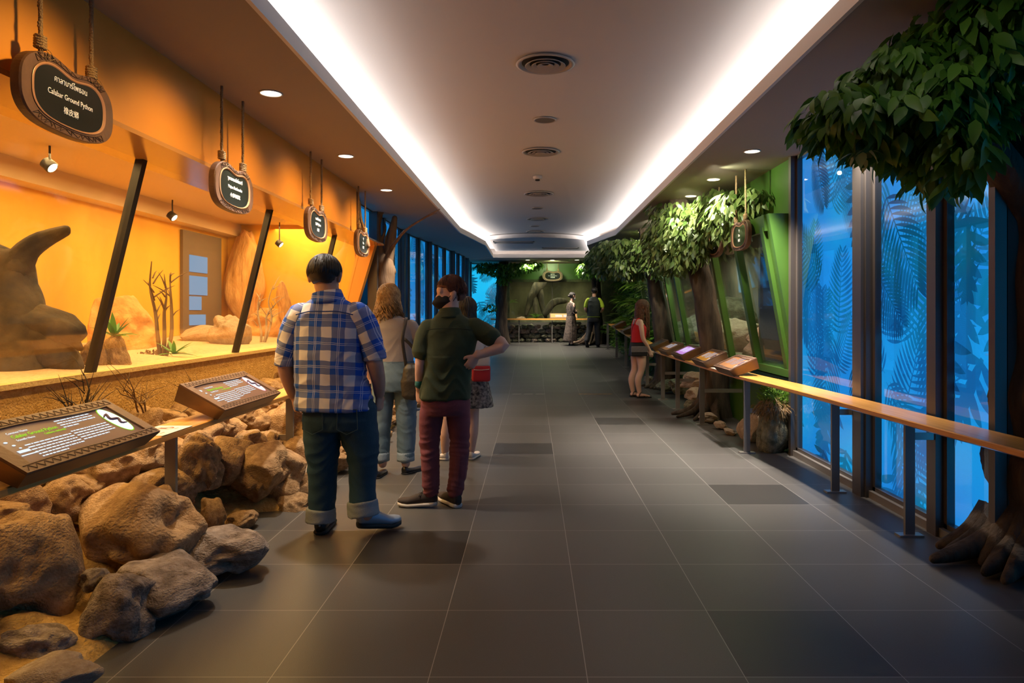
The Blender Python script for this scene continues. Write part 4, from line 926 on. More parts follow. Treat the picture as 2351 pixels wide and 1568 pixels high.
bark_tree((2.42, 12.6, 0.03), [(2.42, 12.6, 0.0), (2.42, 12.6, 0.5), (2.36, 12.6, 1.1), (2.24, 12.6, 1.8), (2.14, 12.6, 2.4), (2.05, 12.6, 2.9)], [0.24, 0.18, 0.155, 0.14, 0.14, 0.13], B, 3000, 0.13, 0.058, M_LEAF, 'tree with a broad green crown just right of the woman in the red top', 22)
Cc = px_clusters([(1115, 612, 20.6, 28, 12), (1145, 618, 20.6, 30, 16), (1175, 617, 20.6, 30, 16), (1205, 612, 20.5, 25, 12), (1155, 640, 20.8, 14, 14), (1230, 607, 20.6, 16, 7)], 0.4)
tl = bark_tree((-0.92, 20.85, 0.44), [(-0.92, 20.85, 0.40), (-0.92, 20.85, 1.0), (-0.92, 20.85, 1.8), (-0.9, 20.85, 2.4), (-0.85, 20.85, 2.9)], [0.26, 0.19, 0.17, 0.16, 0.15], Cc, 1500, 0.12, 0.055, M_LEAFD, 'dark-trunked tree beside the bright cyan window at the far end', 23, xmax=99)
twig_c = canopy([(P(1125, 705, 20.6)-Vector((-0.92, 20.85, 0.44)), (0.2, 0.15, 0.12))], 70, 0.10, 0.04, M_LEAFD, tl, 31)
Dc = px_clusters([(1345, 620, 20.3, 22, 18), (1365, 615, 19.8, 22, 18), (1385, 620, 19.0, 18, 20), (1350, 600, 20.5, 18, 8)], 0.4)
bark_tree((1.95, 20.9, 0.44), [(1.95, 20.9, 0.40), (1.95, 20.9, 1.2), (1.92, 20.9, 2.1), (1.85, 20.9, 2.9)], [0.24, 0.15, 0.13, 0.12], Dc, 900, 0.12, 0.055, M_LEAFD, 'dark tree behind the staff man at the far right pier', 24, xmax=99)
# dead tree on the left beyond the terrarium
t = empty('dead_tree', (-2.16, 10.7, 0), 0, 'bare brown dead tree with sawn forks by the left windows', 'tree'); o = Vector(t.location)
D = lambda px, py, Y=10.7: P(px, py, Y)-o
bm = bmesh.new()
tube(bm, [(0, 0, -0.05), D(862, 800), D(868, 740), D(878, 680), D(882, 630), D(880, 600)], [0.34, 0.30, 0.26, 0.2, 0.17, 0.16], 24, 0.05, rough=0.22)
tube(bm, [D(880, 610), D(865, 570), D(862, 520), D(868, 485, 10.6), D(872, 480, 10.55)], [0.13, 0.10, 0.085, 0.085, 0.085], 16, 0.05, rough=0.15)
tube(bm, [D(884, 615), D(895, 575), D(902, 530), D(906, 500)], [0.11, 0.08, 0.06, 0.04], 14, 0.05, rough=0.15)
tube(bm, [D(895, 575), D(930, 530, 10.3), D(975, 500, 10.0), D(1010, 480, 9.8)], [0.035, 0.018, 0.014, 0.005], 8, 0.05)
tube(bm, [D(975, 500, 10.0), D(990, 494, 9.9), D(1003, 489, 9.85)], [0.010, 0.006, 0.004], 6, 0.05)
tube(bm, [D(878, 590), D(874, 560), D(884, 530), D(884, 515)], [0.04, 0.03, 0.022, 0.015], 8, 0.05)
tube(bm, [D(886, 575), D(888, 545), D(898, 515)], [0.03, 0.022, 0.012], 8, 0.05)
tube(bm, [D(892, 620), D(903, 618), D(902, 630)], [0.07, 0.06, 0.04], 10, 0.04, rough=0.2)
mkobj('trunk', bm, M_DRIFT, t, True)
t = empty('driftwood_log', P(812, 520, 8.75), 0, 'pale split trunk fixed at the end of the orange fascia', 'driftwood'); o = Vector(t.location)
bm = bmesh.new(); D = lambda px, py, Y=8.75: P(px, py, Y)-o
tube(bm, [D(812, 445), D(815, 470), D(820, 505), D(835, 535), D(845, 565)], [0.06, 0.08, 0.075, 0.05, 0.03], 16, 0.04, rough=0.25); mkobj('trunk', bm, M_DRIFT, t, True)

# ---------------- terrarium contents ----------------
bm = bmesh.new(); nx, ny = 16, 110; g = []
for j in range(ny+1):
    y = -0.5+10.7*j/ny; row = []
    for i in range(nx+1):
        x = -2.84-1.65*i/nx; row.append(bm.verts.new((x, y, 0.995+0.09*(i/nx)+0.05*noise.noise(Vector((x*1.5, y*1.5, 7)))*min(1, i/3))))
    g.append(row)
for a, b in zip(g, g[1:]):
    for i in range(nx): bm.faces.new((a[i], a[i+1], b[i+1], b[i]))
tag(mkobj('terrarium_sand', bm, mat('pale_sand', (0.62, 0.42, 0.24), 0.95, col2=(0.72, 0.52, 0.32), scale=40, bump=0.5, bscale=120), None, True), 'pale sand covering the floor of the orange terrariums', 'sand', kind='stuff')
struct('window_19', BOX(-4.495, -4.46, 8.9, 10.0, 1.12, 2.45), mat('niche_grey', (0.16, 0.12, 0.09), 0.6))
for z0, z1, y1 in ((1.92, 2.14, 9.55), (1.62, 1.87, 9.55), (1.42, 1.60, 9.38), (1.22, 1.36, 9.5)):
    q = struct('window_19', BOX(-4.46, -4.45, 9.06, y1, z0, z1), emis('pale_blue_pane', (0.35, 0.55, 0.85), 0.75))
for k, y in enumerate((2.28, 4.46, 6.64, 8.82)):   # leaning glazing bars and panes
    bm = bmesh.new(); bar(bm, (-2.835, y, 0.985), (-2.495, y, 2.39), 0.05, 0.05, (0, 1, 0)); mkobj('glazing_bar', bm, M_DARKM)['kind'] = 'structure'
    bpy.data.objects[-1] if False else None
for o_ in [q for q in COL.objects if q.name.startswith('glazing_bar')]: o_.name = 'trim_11'
for k, (a, b) in enumerate(((0.1, 2.26), (2.30, 4.44), (4.48, 6.62), (6.66, 8.80), (8.84, 10.2))):
    bm = bmesh.new(); hexa(bm, [(-2.845, a, 0.99), (-2.838, a, 0.99), (-2.838, b, 0.99), (-2.845, b, 0.99), (-2.505, a, 2.385), (-2.498, a, 2.385), (-2.498, b, 2.385), (-2.505, b, 2.385)])
    struct('window_%d' % (20+k), bm, G_TANK)
def branchy(name, pts_list, m, lab, cat, parentloc, grp=None, n=8, rough=0.1):
    t = empty(name, parentloc, 0, lab, cat, grp); o = Vector(parentloc); bm = bmesh.new()
    for pts, rad in pts_list: tube(bm, [Vector(p)-o for p in pts], rad, n, 0.04, rough=rough)
    mkobj('branches', bm, m, t, True); return t
Q = lambda px, py, Y: P(px, py, Y)
Yd = 4.62
branchy('driftwood_stump', [([Q(40, 860, Yd), Q(40, 790, Yd), Q(35, 720, Yd), Q(30, 650, Yd), Q(35, 600, Yd)], [0.30, 0.26, 0.17, 0.12, 0.10]),
    ([Q(30, 620, Yd), Q(60, 575, Yd), Q(100, 548, Yd), Q(150, 528, Yd)], [0.10, 0.07, 0.055, 0.035]), ([Q(40, 620, Yd), Q(0, 590, Yd), Q(-60, 560, Yd)], [0.10, 0.07, 0.05]),
    ([Q(60, 740, Yd), Q(100, 750, Yd), Q(150, 760, Yd), Q(175, 765, Yd)], [0.16, 0.13, 0.11, 0.07]), ([Q(150, 760, Yd), Q(185, 800, Yd)], [0.06, 0.02]), ([Q(80, 780, Yd), Q(130, 810, Yd), Q(170, 845, Yd)], [0.14, 0.12, 0.06])],
    mat('grey_driftwood', (0.015, 0.009, 0.004), 0.95, col2=(0.10, 0.065, 0.03), scale=5, bump=1.0, bscale=12, detail=8), 'big dark driftwood stump inside the nearest terrarium', 'driftwood', tuple(Q(40, 860, Yd)), n=22, rough=0.3)
def twiggy(base, top, nb, seed, m, lab, r0=0.02):
    rr = random.Random(seed); b, tp = Vector(base), Vector(top); L = []
    for k in range(3):
        off = Vector((rr.uniform(-.12, .12), rr.uniform(-.2, .2), 0)); mid = b.lerp(tp, 0.5)+off*0.6+Vector((rr.uniform(-.05, .05), rr.uniform(-.05, .05), 0)); e = tp+off+Vector((0, 0, -0.1*k))
        L.append(([b+off*0.1, b.lerp(mid, 0.5)+Vector((rr.uniform(-.03, .03), rr.uniform(-.03, .03), 0)), mid, mid.lerp(e, 0.5)+Vector((rr.uniform(-.05, .05), rr.uniform(-.05, .05), 0)), e], [r0, r0*0.85, r0*0.7, r0*0.45, r0*0.2]))
        for j in range(nb):
            s = mid.lerp(e, rr.uniform(-0.4, 0.95)); d = Vector((rr.uniform(-.5, .5), rr.uniform(-1, 1), rr.uniform(0.2, 0.9))).normalized()*rr.uniform(0.08, 0.25)
            L.append(([s, s+d*0.5+Vector((0, 0, 0.01)), s+d], [r0*0.35, r0*0.25, r0*0.08]))
    return branchy('twiggy_branch', L, m, lab, 'branch', tuple(b), 'bare branches in the terrariums', 6)
twiggy(Q(372, 835, 6.1), Q(362, 600, 6.1), 8, 3, M_DRIFT, 'tall bare twiggy branch in the second terrarium bay', 0.022)
twiggy(Q(600, 800, 8.6), Q(615, 655, 8.6), 8, 5, M_ROCKP, 'pale bare branch in the third terrarium bay', 0.018)
def agave(loc, s, n, lab, m=None, name='agave_plant', grp='spiky plants'):
    rr = random.Random(int(loc[1]*100)+n); V, Fc = [], []
    for i in range(n):
        a = i*2.4; el = rr.uniform(0.15, 1.2); d = Vector((math.cos(a)*math.cos(el), math.sin(a)*math.cos(el), math.sin(el))); L = s*rr.uniform(0.7, 1.1)
        sd = Vector((-math.sin(a), math.cos(a), 0)); b = len(V); K = 7
        for k in range(K+1):
            t = k/K; p = d*L*t+Vector((0, 0, -0.35*L*t*t*(1-el/1.6))); w_ = s*0.085*math.sin(PI*(0.25+0.75*t))
            V.append(p-sd*w_); V.append(p+Vector((0, 0, -w_*0.4))); V.append(p+sd*w_)
        for k in range(K): Fc += [(b+3*k, b+3*k+3, b+3*k+4, b+3*k+1), (b+3*k+1, b+3*k+4, b+3*k+5, b+3*k+2)]
    t = empty(name, loc, 0, lab, 'plant', grp); raw('leaves', V, Fc, m or M_AGAVE, t, True); return t
def frond3(V, Fc, p, d, L, up, rr, leaf=0.22, k=14):
    s = d.cross(up).normalized()
    for i in range(1, k+1):
        t = i/k; q = p+d*L*t+Vector((0, 0, -0.45*L*t*t)); l = L*leaf*math.sin(PI*(0.12+0.83*t))
        for sg in (-1, 1): leaf_geo(V, Fc, q, s*sg*0.9+d*0.6+Vector((0, 0, -0.25)), up, l, l*0.22, 0.1)
def fern(loc, s, n, lab, m=None, seed=1, down=0.0, grp='ferns', leaf=0.3, wall=None):
    rr = random.Random(seed); V, Fc = [], []
    for i in range(n):
        a = i*2.39996+rr.uniform(-.2, .2); el = rr.uniform(0.2, 1.1)-down
        d = Vector((math.cos(a)*math.cos(el), math.sin(a)*math.cos(el), math.sin(el)))
        if wall and d.x > 0: d.x *= -1
        frond3(V, Fc, Vector((0, 0, 0)), d.normalized(), s*rr.uniform(0.7, 1.1), Vector((0, 0, 1)), rr, leaf)
    t = empty('fern_plant', loc, 0, lab, 'plant', grp); raw('fronds', V, Fc, m or M_FERN, t); return t
agave(Q(262, 772, 5.15), 0.24, 14, 'green spiky agave on the stone stump in the second terrarium bay')
agave(Q(400, 812, 6.0), 0.20, 11, 'low dark agave at the foot of the tall twiggy branch')
TR = 'rocks inside the terrariums'
M_OR = mat('amber_rock', (0.55, 0.26, 0.07), 0.9, col2=(0.75, 0.42, 0.15), scale=3, bump=0.8, bscale=10, detail=8)
rock(Q(265, 825, 5.12), (0.12, 0.10, 0.20), M_ROCK, 'upright stone stump under the agave', TR, 3)
rock(Q(215, 822, 5.0), (0.10, 0.10, 0.17), M_ROCK, 'stone foot left of the agave stump', TR, 1)
rock(Q(285, 770, 6.7), (0.30, 0.42, 0.42), M_OR, 'big rounded orange rock mound behind the agave', TR, 2)
rock(Q(480, 775, 8.3), (0.30, 0.38, 0.16), M_ROCKP, 'pale flat rock pile below the bluish niche', TR, 5)
rock(Q(528, 765, 8.0), (0.18, 0.26, 0.24), M_ROCKP, 'pale rock right of the flat pile', TR, 6)
rock(Q(612, 760, 9.8), (0.34, 0.42, 0.36), M_OR, 'glowing yellow rock mound in the third bay', TR, 0)
rock(Q(652, 700, 9.6), (0.08, 0.12, 0.36), M_OR, 'upright thin rock spike in the third bay', TR, 4)
rock(Q(560, 640, 10.2), (0.2, 0.3, 0.9), M_OR, 'tall ridged rock column at the back of the third bay', TR, 1, tilt=0.05)
rock(Q(130, 850, 4.9), (0.14, 0.14, 0.12), M_ROCKP, 'low stone beside the driftwood stump', TR, 2)
tf = canopy([((0, 0, 0), (0.16, 0.2, 0.10))], 220, 0.05, 0.02, M_DRY, None, 12); tf.location = Q(345, 825, 6.1); tf.name = 'dry_tuft'; tag(tf, 'dry moss tuft at the foot of the twiggy branch', 'plant')
struct('ceiling', BOX(-4.5, -2.62, -3.1, 10.3, 2.68, 2.72), mat('beige_paint', (0.62, 0.46, 0.26), 0.6))
struct('ceiling', BOX(-4.5, -4.3, -3.1, 10.3, 2.50, 2.68), mat('beige_paint', (0.62, 0.46, 0.26), 0.6))
for px, py, Y_ in ((120, 385, 5.4), (400, 500, 8.0), (645, 562, 10.0)):  # added glowing discs standing in for downlight reflections in the glass
    q = P(px, py, Y_); t = empty('terrarium_glare_spot', q, 0, 'added glowing spot imitating a downlight reflection near the ceiling inside the %s terrarium bay' % {120: 'nearest', 400: 'second', 645: 'third'}[px], 'glare spot', 'added terrarium glare spots')
    bm = bmesh.new(); lathe(bm, [(0.0, 0.07), (0.045, 0.07), (0.05, 0.0), (0.04, -0.005)], 20); bmesh.ops.rotate(bm, verts=bm.verts, matrix=Matrix.Rotation(-0.9, 3, 'Y')); mkobj('housing', bm, M_DARKM, t, True); bm = bmesh.new(); tube(bm, [(0, 0, 0.02), (-0.02, 0, 0.08), (-0.02, 0, 2.69-q.z)], [0.008], 8, 0.05); mkobj('stem', bm, M_DARKM, t, True)
    bm = bmesh.new(); ball(bm, (0, 0, 0.0), (0.042, 0.042, 0.014), 2); bmesh.ops.rotate(bm, verts=bm.verts, matrix=Matrix.Rotation(-0.9, 3, 'Y')); mkobj('lens', bm, emis('reflection_glow', (1.0, 0.85, 0.55), 14.0), t, True)
# dry branches in front of the sandy wall behind the ledge
twiggy(Vector((-2.62, 4.15, 0.62)), Vector((-2.66, 4.05, 1.02)), 9, 8, M_TRUNKD, 'dark thorny twig behind the large info panel', 0.010)
twiggy(Vector((-2.60, 4.75, 0.60)), Vector((-2.62, 4.55, 1.0)), 9, 9, M_DRIFT, 'curled dry twig between the two left info panels', 0.008)
twiggy(Vector((-2.5, 5.4, 0.62)), Vector((-2.5, 5.1, 0.86)), 6, 10, M_TRUNKD, 'low dark twig lying above the rocks by the wall', 0.007)

# ---------------- right tanks ----------------
ybars = [7.02, 7.95, 9.0, 9.75, 10.35, 11.5, 12.3, 13.0, 14.2, 15.1]
bm = bmesh.new()
for i, y in enumerate(ybars):
    b2 = bmesh.new(); bar(b2, (2.585, y, 0.80), (2.325, y, 2.24), 0.075 if i else 0.05, 0.09, (0, 1, 0)); struct('trim_12', b2, M_GREEN)
bm.free()
for k, (a, b) in enumerate(zip(ybars, ybars[1:])):
    bm = bmesh.new(); hexa(bm, [(2.600, a+.04, 0.81), (2.606, a+.04, 0.81), (2.606, b-.04, 0.81), (2.600, b-.04, 0.81), (2.34, a+.04, 2.21), (2.346, a+.04, 2.21), (2.346, b-.04, 2.21), (2.34, b-.04, 2.21)])
    struct('window_%d' % (26+k), bm, G_TANKR)
M_PINK = mat('pink_tan_rock', (0.34, 0.20, 0.15), 0.9, col2=(0.55, 0.38, 0.30), scale=3, bump=0.9, bscale=8, detail=8)
RG = 'rocks inside the right tanks'
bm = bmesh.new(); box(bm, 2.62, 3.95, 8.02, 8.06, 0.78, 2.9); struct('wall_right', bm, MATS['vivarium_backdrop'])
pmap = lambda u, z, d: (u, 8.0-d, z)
window(38, 2.62, 3.6, 1.45, 2.75, pmap, 120, [emis('painted_blue_reflection', (0.006, 0.09, 0.24), 0.6), emis('painted_leaf_reflection', (0.004, 0.03, 0.08), 0.6), emis('painted_leaf_reflection', (0.004, 0.03, 0.08), 0.6)], 0.8, 0.8, 0.015)  # added glowing panel standing in for a blue reflection, no real window here
for x, y, z, d, m, lab in ((3.25, 9.0, 1.0, (0.4, 0.6, 0.35), M_PINK, 'pink-tan rock mass low in the second right tank'), (3.6, 9.6, 1.5, (0.35, 0.7, 0.7), M_PINK, 'tall pink-tan rock face in the second right tank'), (3.2, 7.6, 0.9, (0.3, 0.3, 0.16), M_ROCKG, 'dark low rock in the blue-lit nearest right tank'),
                       (3.2, 11.0, 1.0, (0.4, 0.5, 0.35), M_ROCKP, 'pale rock in the third right tank'), (3.5, 12.2, 1.2, (0.4, 0.6, 0.5), M_ROCKM, 'mossy rock in the fourth right tank'), (3.2, 13.6, 1.0, (0.4, 0.5, 0.4), M_ROCKM, 'mossy rock in the far right tank')):
    rock((x, y, z), d, m, lab, RG, tilt=0.1)
branchy('tank_branch', [([(3.0, 8.5, 0.8), (3.0, 8.5, 1.4), (2.95, 8.6, 1.9)], [0.02, 0.018, 0.01]), ([(3.0, 8.5, 1.2), (2.95, 8.3, 1.6)], [0.015, 0.006])], M_DRIFT, 'thin upright branch in the second right tank', 'branch', (3.0, 8.5, 0.8))
branchy('tank_branch', [([(3.3, 7.2, 0.8), (3.2, 7.7, 1.5), (3.0, 8.0, 2.2)], [0.07, 0.06, 0.04]), ([(3.2, 7.6, 1.4), (3.1, 7.2, 2.0)], [0.045, 0.03])], M_TRUNKD, 'dark leaning branch in the nearest right tank', 'branch', (3.3, 7.2, 0.8))
# rocks and plants at the foot of the right wall
FG = 'rocks at the foot of the right wall'
BIG = rock((2.44, 6.98, 0.20), (0.22, 0.20, 0.30), M_ROCKM, 'mossy grey rock topped with grass beside the blue window', FG, 3, 0.4, tilt=0.05)
for l, d, m, lab, k in (((2.36, 7.45, 0.14), (0.13, 0.16, 0.20), M_ROCKP, 'ribbed tan coral-like rock behind the first panel post', 5), ((2.42, 10.1, 0.42), (0.24, 0.30, 0.13), M_ROCKP, 'large pale rock on top of the right stone stack', 2), ((2.36, 9.9, 0.23), (0.2, 0.24, 0.13), M_ROCKP, 'pale rock in the middle of the right stone stack', 1),
                        ((2.32, 9.75, 0.10), (0.18, 0.2, 0.10), M_ROCKM, 'dark layered stone low in the right stone stack', 6), ((2.5, 9.85, 0.12), (0.2, 0.22, 0.14), M_ROCKM, 'dark mossy stone behind the layered one', 0), ((2.22, 8.75, 0.07), (0.10, 0.14, 0.07), M_ROCKP, 'oval tan stone by the trunk roots', 4),
                        ((2.24, 8.3, 0.05), (0.07, 0.12, 0.05), M_ROCKP, 'small tan stone in front of the first trunk', 2), ((2.3, 11.9, 0.12), (0.16, 0.2, 0.12), M_ROCKM, 'green-brown stone behind the woman in the red top', 3), ((2.45, 11.4, 0.16), (0.18, 0.24, 0.15), M_ROCKM, 'mossy stone between the two trunks', 5), ((2.2, 13.2, 0.13), (0.1, 0.12, 0.07), M_ROCKP, 'rounded stone at the ramp edge', 1),
                        ((2.25, 7.9, 0.035), (0.07, 0.1, 0.04), M_ROCKP, 'flat pebble-like stone by the first panel post', 0), ((2.3, 14.6, 0.2), (0.14, 0.2, 0.1), M_ROCKM, 'stone under the hanging plants', 2)):
    rock(l, d, m, lab, FG, k, tilt=0.1)
g1 = canopy([((0, 0, 0), (0.16, 0.15, 0.12))], 700, 0.07, 0.012, M_FERN, None, 41, hang=-0.3); g1.location = (2.44, 6.95, 0.55); g1.name = 'grass_tuft'; tag(g1, 'bright green grass tuft on the mossy rock', 'plant')
g2 = canopy([((0, 0, 0), (0.19, 0.15, 0.10))], 800, 0.08, 0.010, M_DRY, None, 42, hang=0.7); g2.location = (2.38, 6.88, 0.46); g2.name = 'dry_moss'; tag(g2, 'dry brown moss hanging over the mossy rock', 'plant')
# living wall of ferns beyond the tanks
rr = random.Random(9)
wl = ['upper fern on the living wall', 'middle fern on the living wall', 'lower broad-leaved fern on the living wall', 'floor-level fern below the living wall']
for r_, z in enumerate((2.2, 1.7, 1.15, 0.75)):
    for j in range(8):
        y = 14.4+j*0.85+rr.uniform(-.2, .2)
        fern((2.62 if r_ < 3 else 2.35, y, z+zf(y)-0.35), rr.uniform(0.38, 0.55), 13, wl[r_]+', '+nth(j)+' from the near end', [M_FERN, M_LEAF, M_LEAFD, M_FERN][(r_+j) % 4], r_*10+j, 0.3 if r_ < 3 else -0.1, 'ferns on the living wall, row %d' % (r_+1), 0.34, True)
V, Fc = [], []
for i in range(4200):
    y = rr.uniform(14.0, 21.3); z = rr.uniform(0.1, 2.7)+zf(y)*0.5; p = Vector((2.72+rr.uniform(-.12, .02)-(0.25 if z < 0.7 else 0), y, z))
    leaf_geo(V, Fc, p, Vector((-0.5, rr.uniform(-.6, .6), rr.uniform(-1, 0.2))), Vector((-1, 0, 0.5)), rr.uniform(0.09, 0.2), rr.uniform(0.03, 0.06))
tag(raw('wall_ivy', V, Fc, M_LEAFD), 'dense small leaves covering the wall behind the ferns', 'climbing plants', kind='stuff')
agave((2.5, 16.6, 1.15), 0.25, 14, 'reddish bromeliad on the living wall', M_REDLEAF, 'bromeliad', None)

# ---------------- far tank ----------------
struct('window_36', BOX(-0.7, 2.15, EW+0.02, EW+0.026, 1.14, 2.34), glass('far_glass', 0.04, (0.97, 1, 0.97), 0.02))
for k, x in enumerate((0.62,)): struct('trim_13', BOX(x-0.008, x+0.008, EW, EW+0.03, 0.5, 2.34), M_DARKM)
branchy('tank_root', [([(0.3, 22.6, 2.4), (0.0, 22.4, 1.9), (-0.2, 22.2, 1.3)], [0.2, 0.14, 0.05]), ([(0.2, 22.6, 2.3), (0.3, 22.4, 1.7), (0.45, 22.3, 1.2)], [0.15, 0.10, 0.05]), ([(0.05, 22.5, 2.0), (0.1, 22.2, 1.5), (0.12, 22.1, 1.1)], [0.1, 0.07, 0.03])], M_TRUNKD, 'spreading buttress root inside the far tank', 'root', (0.2, 22.6, 1.13), n=16, rough=0.25)
branchy('tank_log', [([(0.4, 22.1, 1.35), (0.7, 22.1, 1.7), (1.05, 22.2, 1.75)], [0.10, 0.12, 0.09])], M_TRUNKD, 'mossy log arched in the middle of the far tank', 'log', (0.7, 22.1, 1.13), n=14, rough=0.2)
fern((0.12, 21.95, 1.2), 0.36, 12, 'bright fern left of the far info panel', M_FERN, 5)
fern((-0.62, 21.9, 1.7), 0.24, 10, 'small fern climbing the left side of the far tank', M_FERN, 6)
fern((1.5, 21.9, 1.2), 0.26, 9, 'small fern between the two far visitors', M_FERN, 7)
rock((-0.35, 21.95, 1.17), (0.22, 0.15, 0.09), M_PINK, 'pink stone at the left of the far tank', 'far tank stones', 2)
rock((1.75, 21.95, 1.16), (0.16, 0.12, 0.07), M_PINK, 'pink stone at the right of the far tank', 'far tank stones', 3)
# river stones stacked below the far counter
rr = random.Random(4)
for r_ in range(4):
    for j in range(15):
        x = -0.72+j*0.20+(0.1 if r_ % 2 else 0)+rr.uniform(-.03, .03); z = 0.54+r_*0.135
        rock((x, 21.42-0.02*r_+rr.uniform(-.03, .03), z), (0.115*rr.uniform(.8, 1.15), 0.12, 0.085*rr.uniform(.85, 1.15)), M_ROCKM if rr.random() < 0.5 else M_ROCKG, nth(j)+' from the left: '+['river stone in the bottom row under the far counter', 'river stone in the second row under the far counter', 'river stone in the third row under the far counter', 'river stone in the top row under the far counter'][r_], 'river stones under the far counter, row %d' % (r_+1), tilt=0.2)
struct('wall_end', BOX(-0.8, 2.3, EW-0.08, EW, 0.4, 1.08), mat('dark_wall', (0.05, 0.045, 0.04), 0.8))
t = bark_tree((1.75, 20.85, 0.44), [(1.75, 20.9, 0.42), (1.8, 21.0, 0.8), (1.9, 21.1, 1.08)], [0.10, 0.07, 0.05], None, 0, 0, 0, None, 'pale buttress root spreading on the floor behind the staff man', 33, 'buttress_root', M_TRUNKB, 8, False, 0.55)
# ---------------- people ----------------
M_SKIN = mat('skin_warm', (0.52, 0.27, 0.17), 0.5, col2=(0.60, 0.33, 0.22), scale=9, bump=0.05, bscale=120)
M_SKINF = mat('skin_fair', (0.62, 0.38, 0.28), 0.5, col2=(0.68, 0.42, 0.32), scale=9, bump=0.05, bscale=120)
M_HBLACK = mat('hair_black', (0.008, 0.006, 0.005), 0.5, col2=(0.02, 0.015, 0.012), scale=40)
M_HRED = mat('hair_auburn', (0.07, 0.016, 0.007), 0.6, col2=(0.14, 0.038, 0.014), scale=40)
M_HBLOND = mat('hair_blond', (0.24, 0.13, 0.045), 0.65, col2=(0.50, 0.32, 0.14), scale=30)
M_HBROWN = mat('hair_brown', (0.08, 0.028, 0.013), 0.55, col2=(0.17, 0.07, 0.03), scale=30)
M_DENIM = mat('dark_denim', (0.012, 0.045, 0.075), 0.85, col2=(0.02, 0.07, 0.11), scale=4, bump=0.3, bscale=300)
M_DENIML = mat('light_denim', (0.09, 0.15, 0.19), 0.85, col2=(0.15, 0.22, 0.27), scale=4, bump=0.3, bscale=300)
M_CUFF = mat('denim_turnup', (0.30, 0.33, 0.34), 0.9, bump=0.4, bscale=250)
M_CUFFL = mat('light_denim_turnup', (0.26, 0.33, 0.38), 0.9, bump=0.4, bscale=250)
M_MAROON = mat('maroon_chino', (0.155, 0.035, 0.045), 0.85, col2=(0.20, 0.05, 0.062), scale=4, bump=0.2, bscale=260)
M_OLIVE = mat('olive_shirt', (0.028, 0.042, 0.014), 0.85, col2=(0.04, 0.055, 0.02), scale=3, bump=0.2, bscale=300)
M_TEE = mat('grey_tee', (0.34, 0.30, 0.275), 0.9, bump=0.2, bscale=300)
M_BLK = mat('black_cloth', (0.012, 0.012, 0.013), 0.8, bump=0.2, bscale=200)
M_SHOEB = mat('black_leather', (0.012, 0.011, 0.011), 0.35); M_SHOEBR = mat('brown_black_suede', (0.035, 0.022, 0.018), 0.85)
M_SOLE = mat('white_sole', (0.62, 0.55, 0.48), 0.6); M_SHOEW = mat('white_canvas', (0.62, 0.57, 0.55), 0.8); M_SOLED = mat('dark_sole', (0.02, 0.02, 0.02), 0.7)
M_SILVER = mat('silver_panel', (0.35, 0.40, 0.46), 0.35, 0.3)
def plaid():
    m = bpy.data.materials.new('blue_plaid'); m.use_nodes = True; nt = m.node_tree; b = nt.nodes['Principled BSDF']; L = nt.links
    tc = nt.nodes.new('ShaderNodeAttribute'); tc.attribute_name = 'plaid'
    n = nt.nodes.new('ShaderNodeTexNoise'); n.inputs['Scale'].default_value = 7; L.new(tc.outputs['Vector'], n.inputs['Vector'])
    ad = nt.nodes.new('ShaderNodeVectorMath'); ad.operation = 'MULTIPLY_ADD'; ad.inputs[1].default_value = (0.022, 0.0, 0.022); L.new(n.outputs[1], ad.inputs[0]); L.new(tc.outputs['Vector'], ad.inputs[2])
    sp = nt.nodes.new('ShaderNodeSeparateXYZ'); L.new(ad.outputs[0], sp.inputs[0])
    def M(op, a, c=None):
        q = nt.nodes.new('ShaderNodeMath'); q.operation = op
        for i, v in enumerate((a, c)):
            if v is None: continue
            if isinstance(v, (int, float)): q.inputs[i].default_value = v
            else: L.new(v, q.inputs[i])
        return q.outputs[0]
    PX, PZ = 0.147, 0.145
    fx = M('FRACT', M('DIVIDE', M('ADD', sp.outputs[0], 5.0), PX)); fz = M('FRACT', M('DIVIDE', M('ADD', sp.outputs[2], 5.0), PZ))
    bx = M('GREATER_THAN', fx, 0.44); bz = M('GREATER_THAN', fz, 0.44)
    tot = M('MULTIPLY', M('ADD', bx, bz), 0.5)
    r = nt.nodes.new('ShaderNodeValToRGB'); r.color_ramp.interpolation = 'CONSTANT'
    e = r.color_ramp.elements; e[0].position = 0; e[0].color = (0.78, 0.73, 0.74, 1); e[1].position = 0.4; e[1].color = (0.17, 0.21, 0.42, 1)
    k = e.new(0.8); k.color = (0.008, 0.085, 0.50, 1); L.new(tot, r.inputs[0])
    def line(f, c): return M('LESS_THAN', M('ABSOLUTE', M('SUBTRACT', f, c)), 0.011)
    ln = M('MAXIMUM', M('MAXIMUM', line(fx, 0.71), line(fx, 0.78)), M('MAXIMUM', line(fz, 0.71), line(fz, 0.78)))
    mx = nt.nodes.new('ShaderNodeMix'); mx.data_type = 'RGBA'; mx.inputs[7].default_value = (0.72, 0.72, 0.80, 1)
    L.new(M('MULTIPLY', ln, 0.75), mx.inputs[0]); L.new(r.outputs[0], mx.inputs[6]); L.new(mx.outputs[2], b.inputs['Base Color'])
    b.inputs['Roughness'].default_value = 0.85; return m
M_PLAID = plaid()
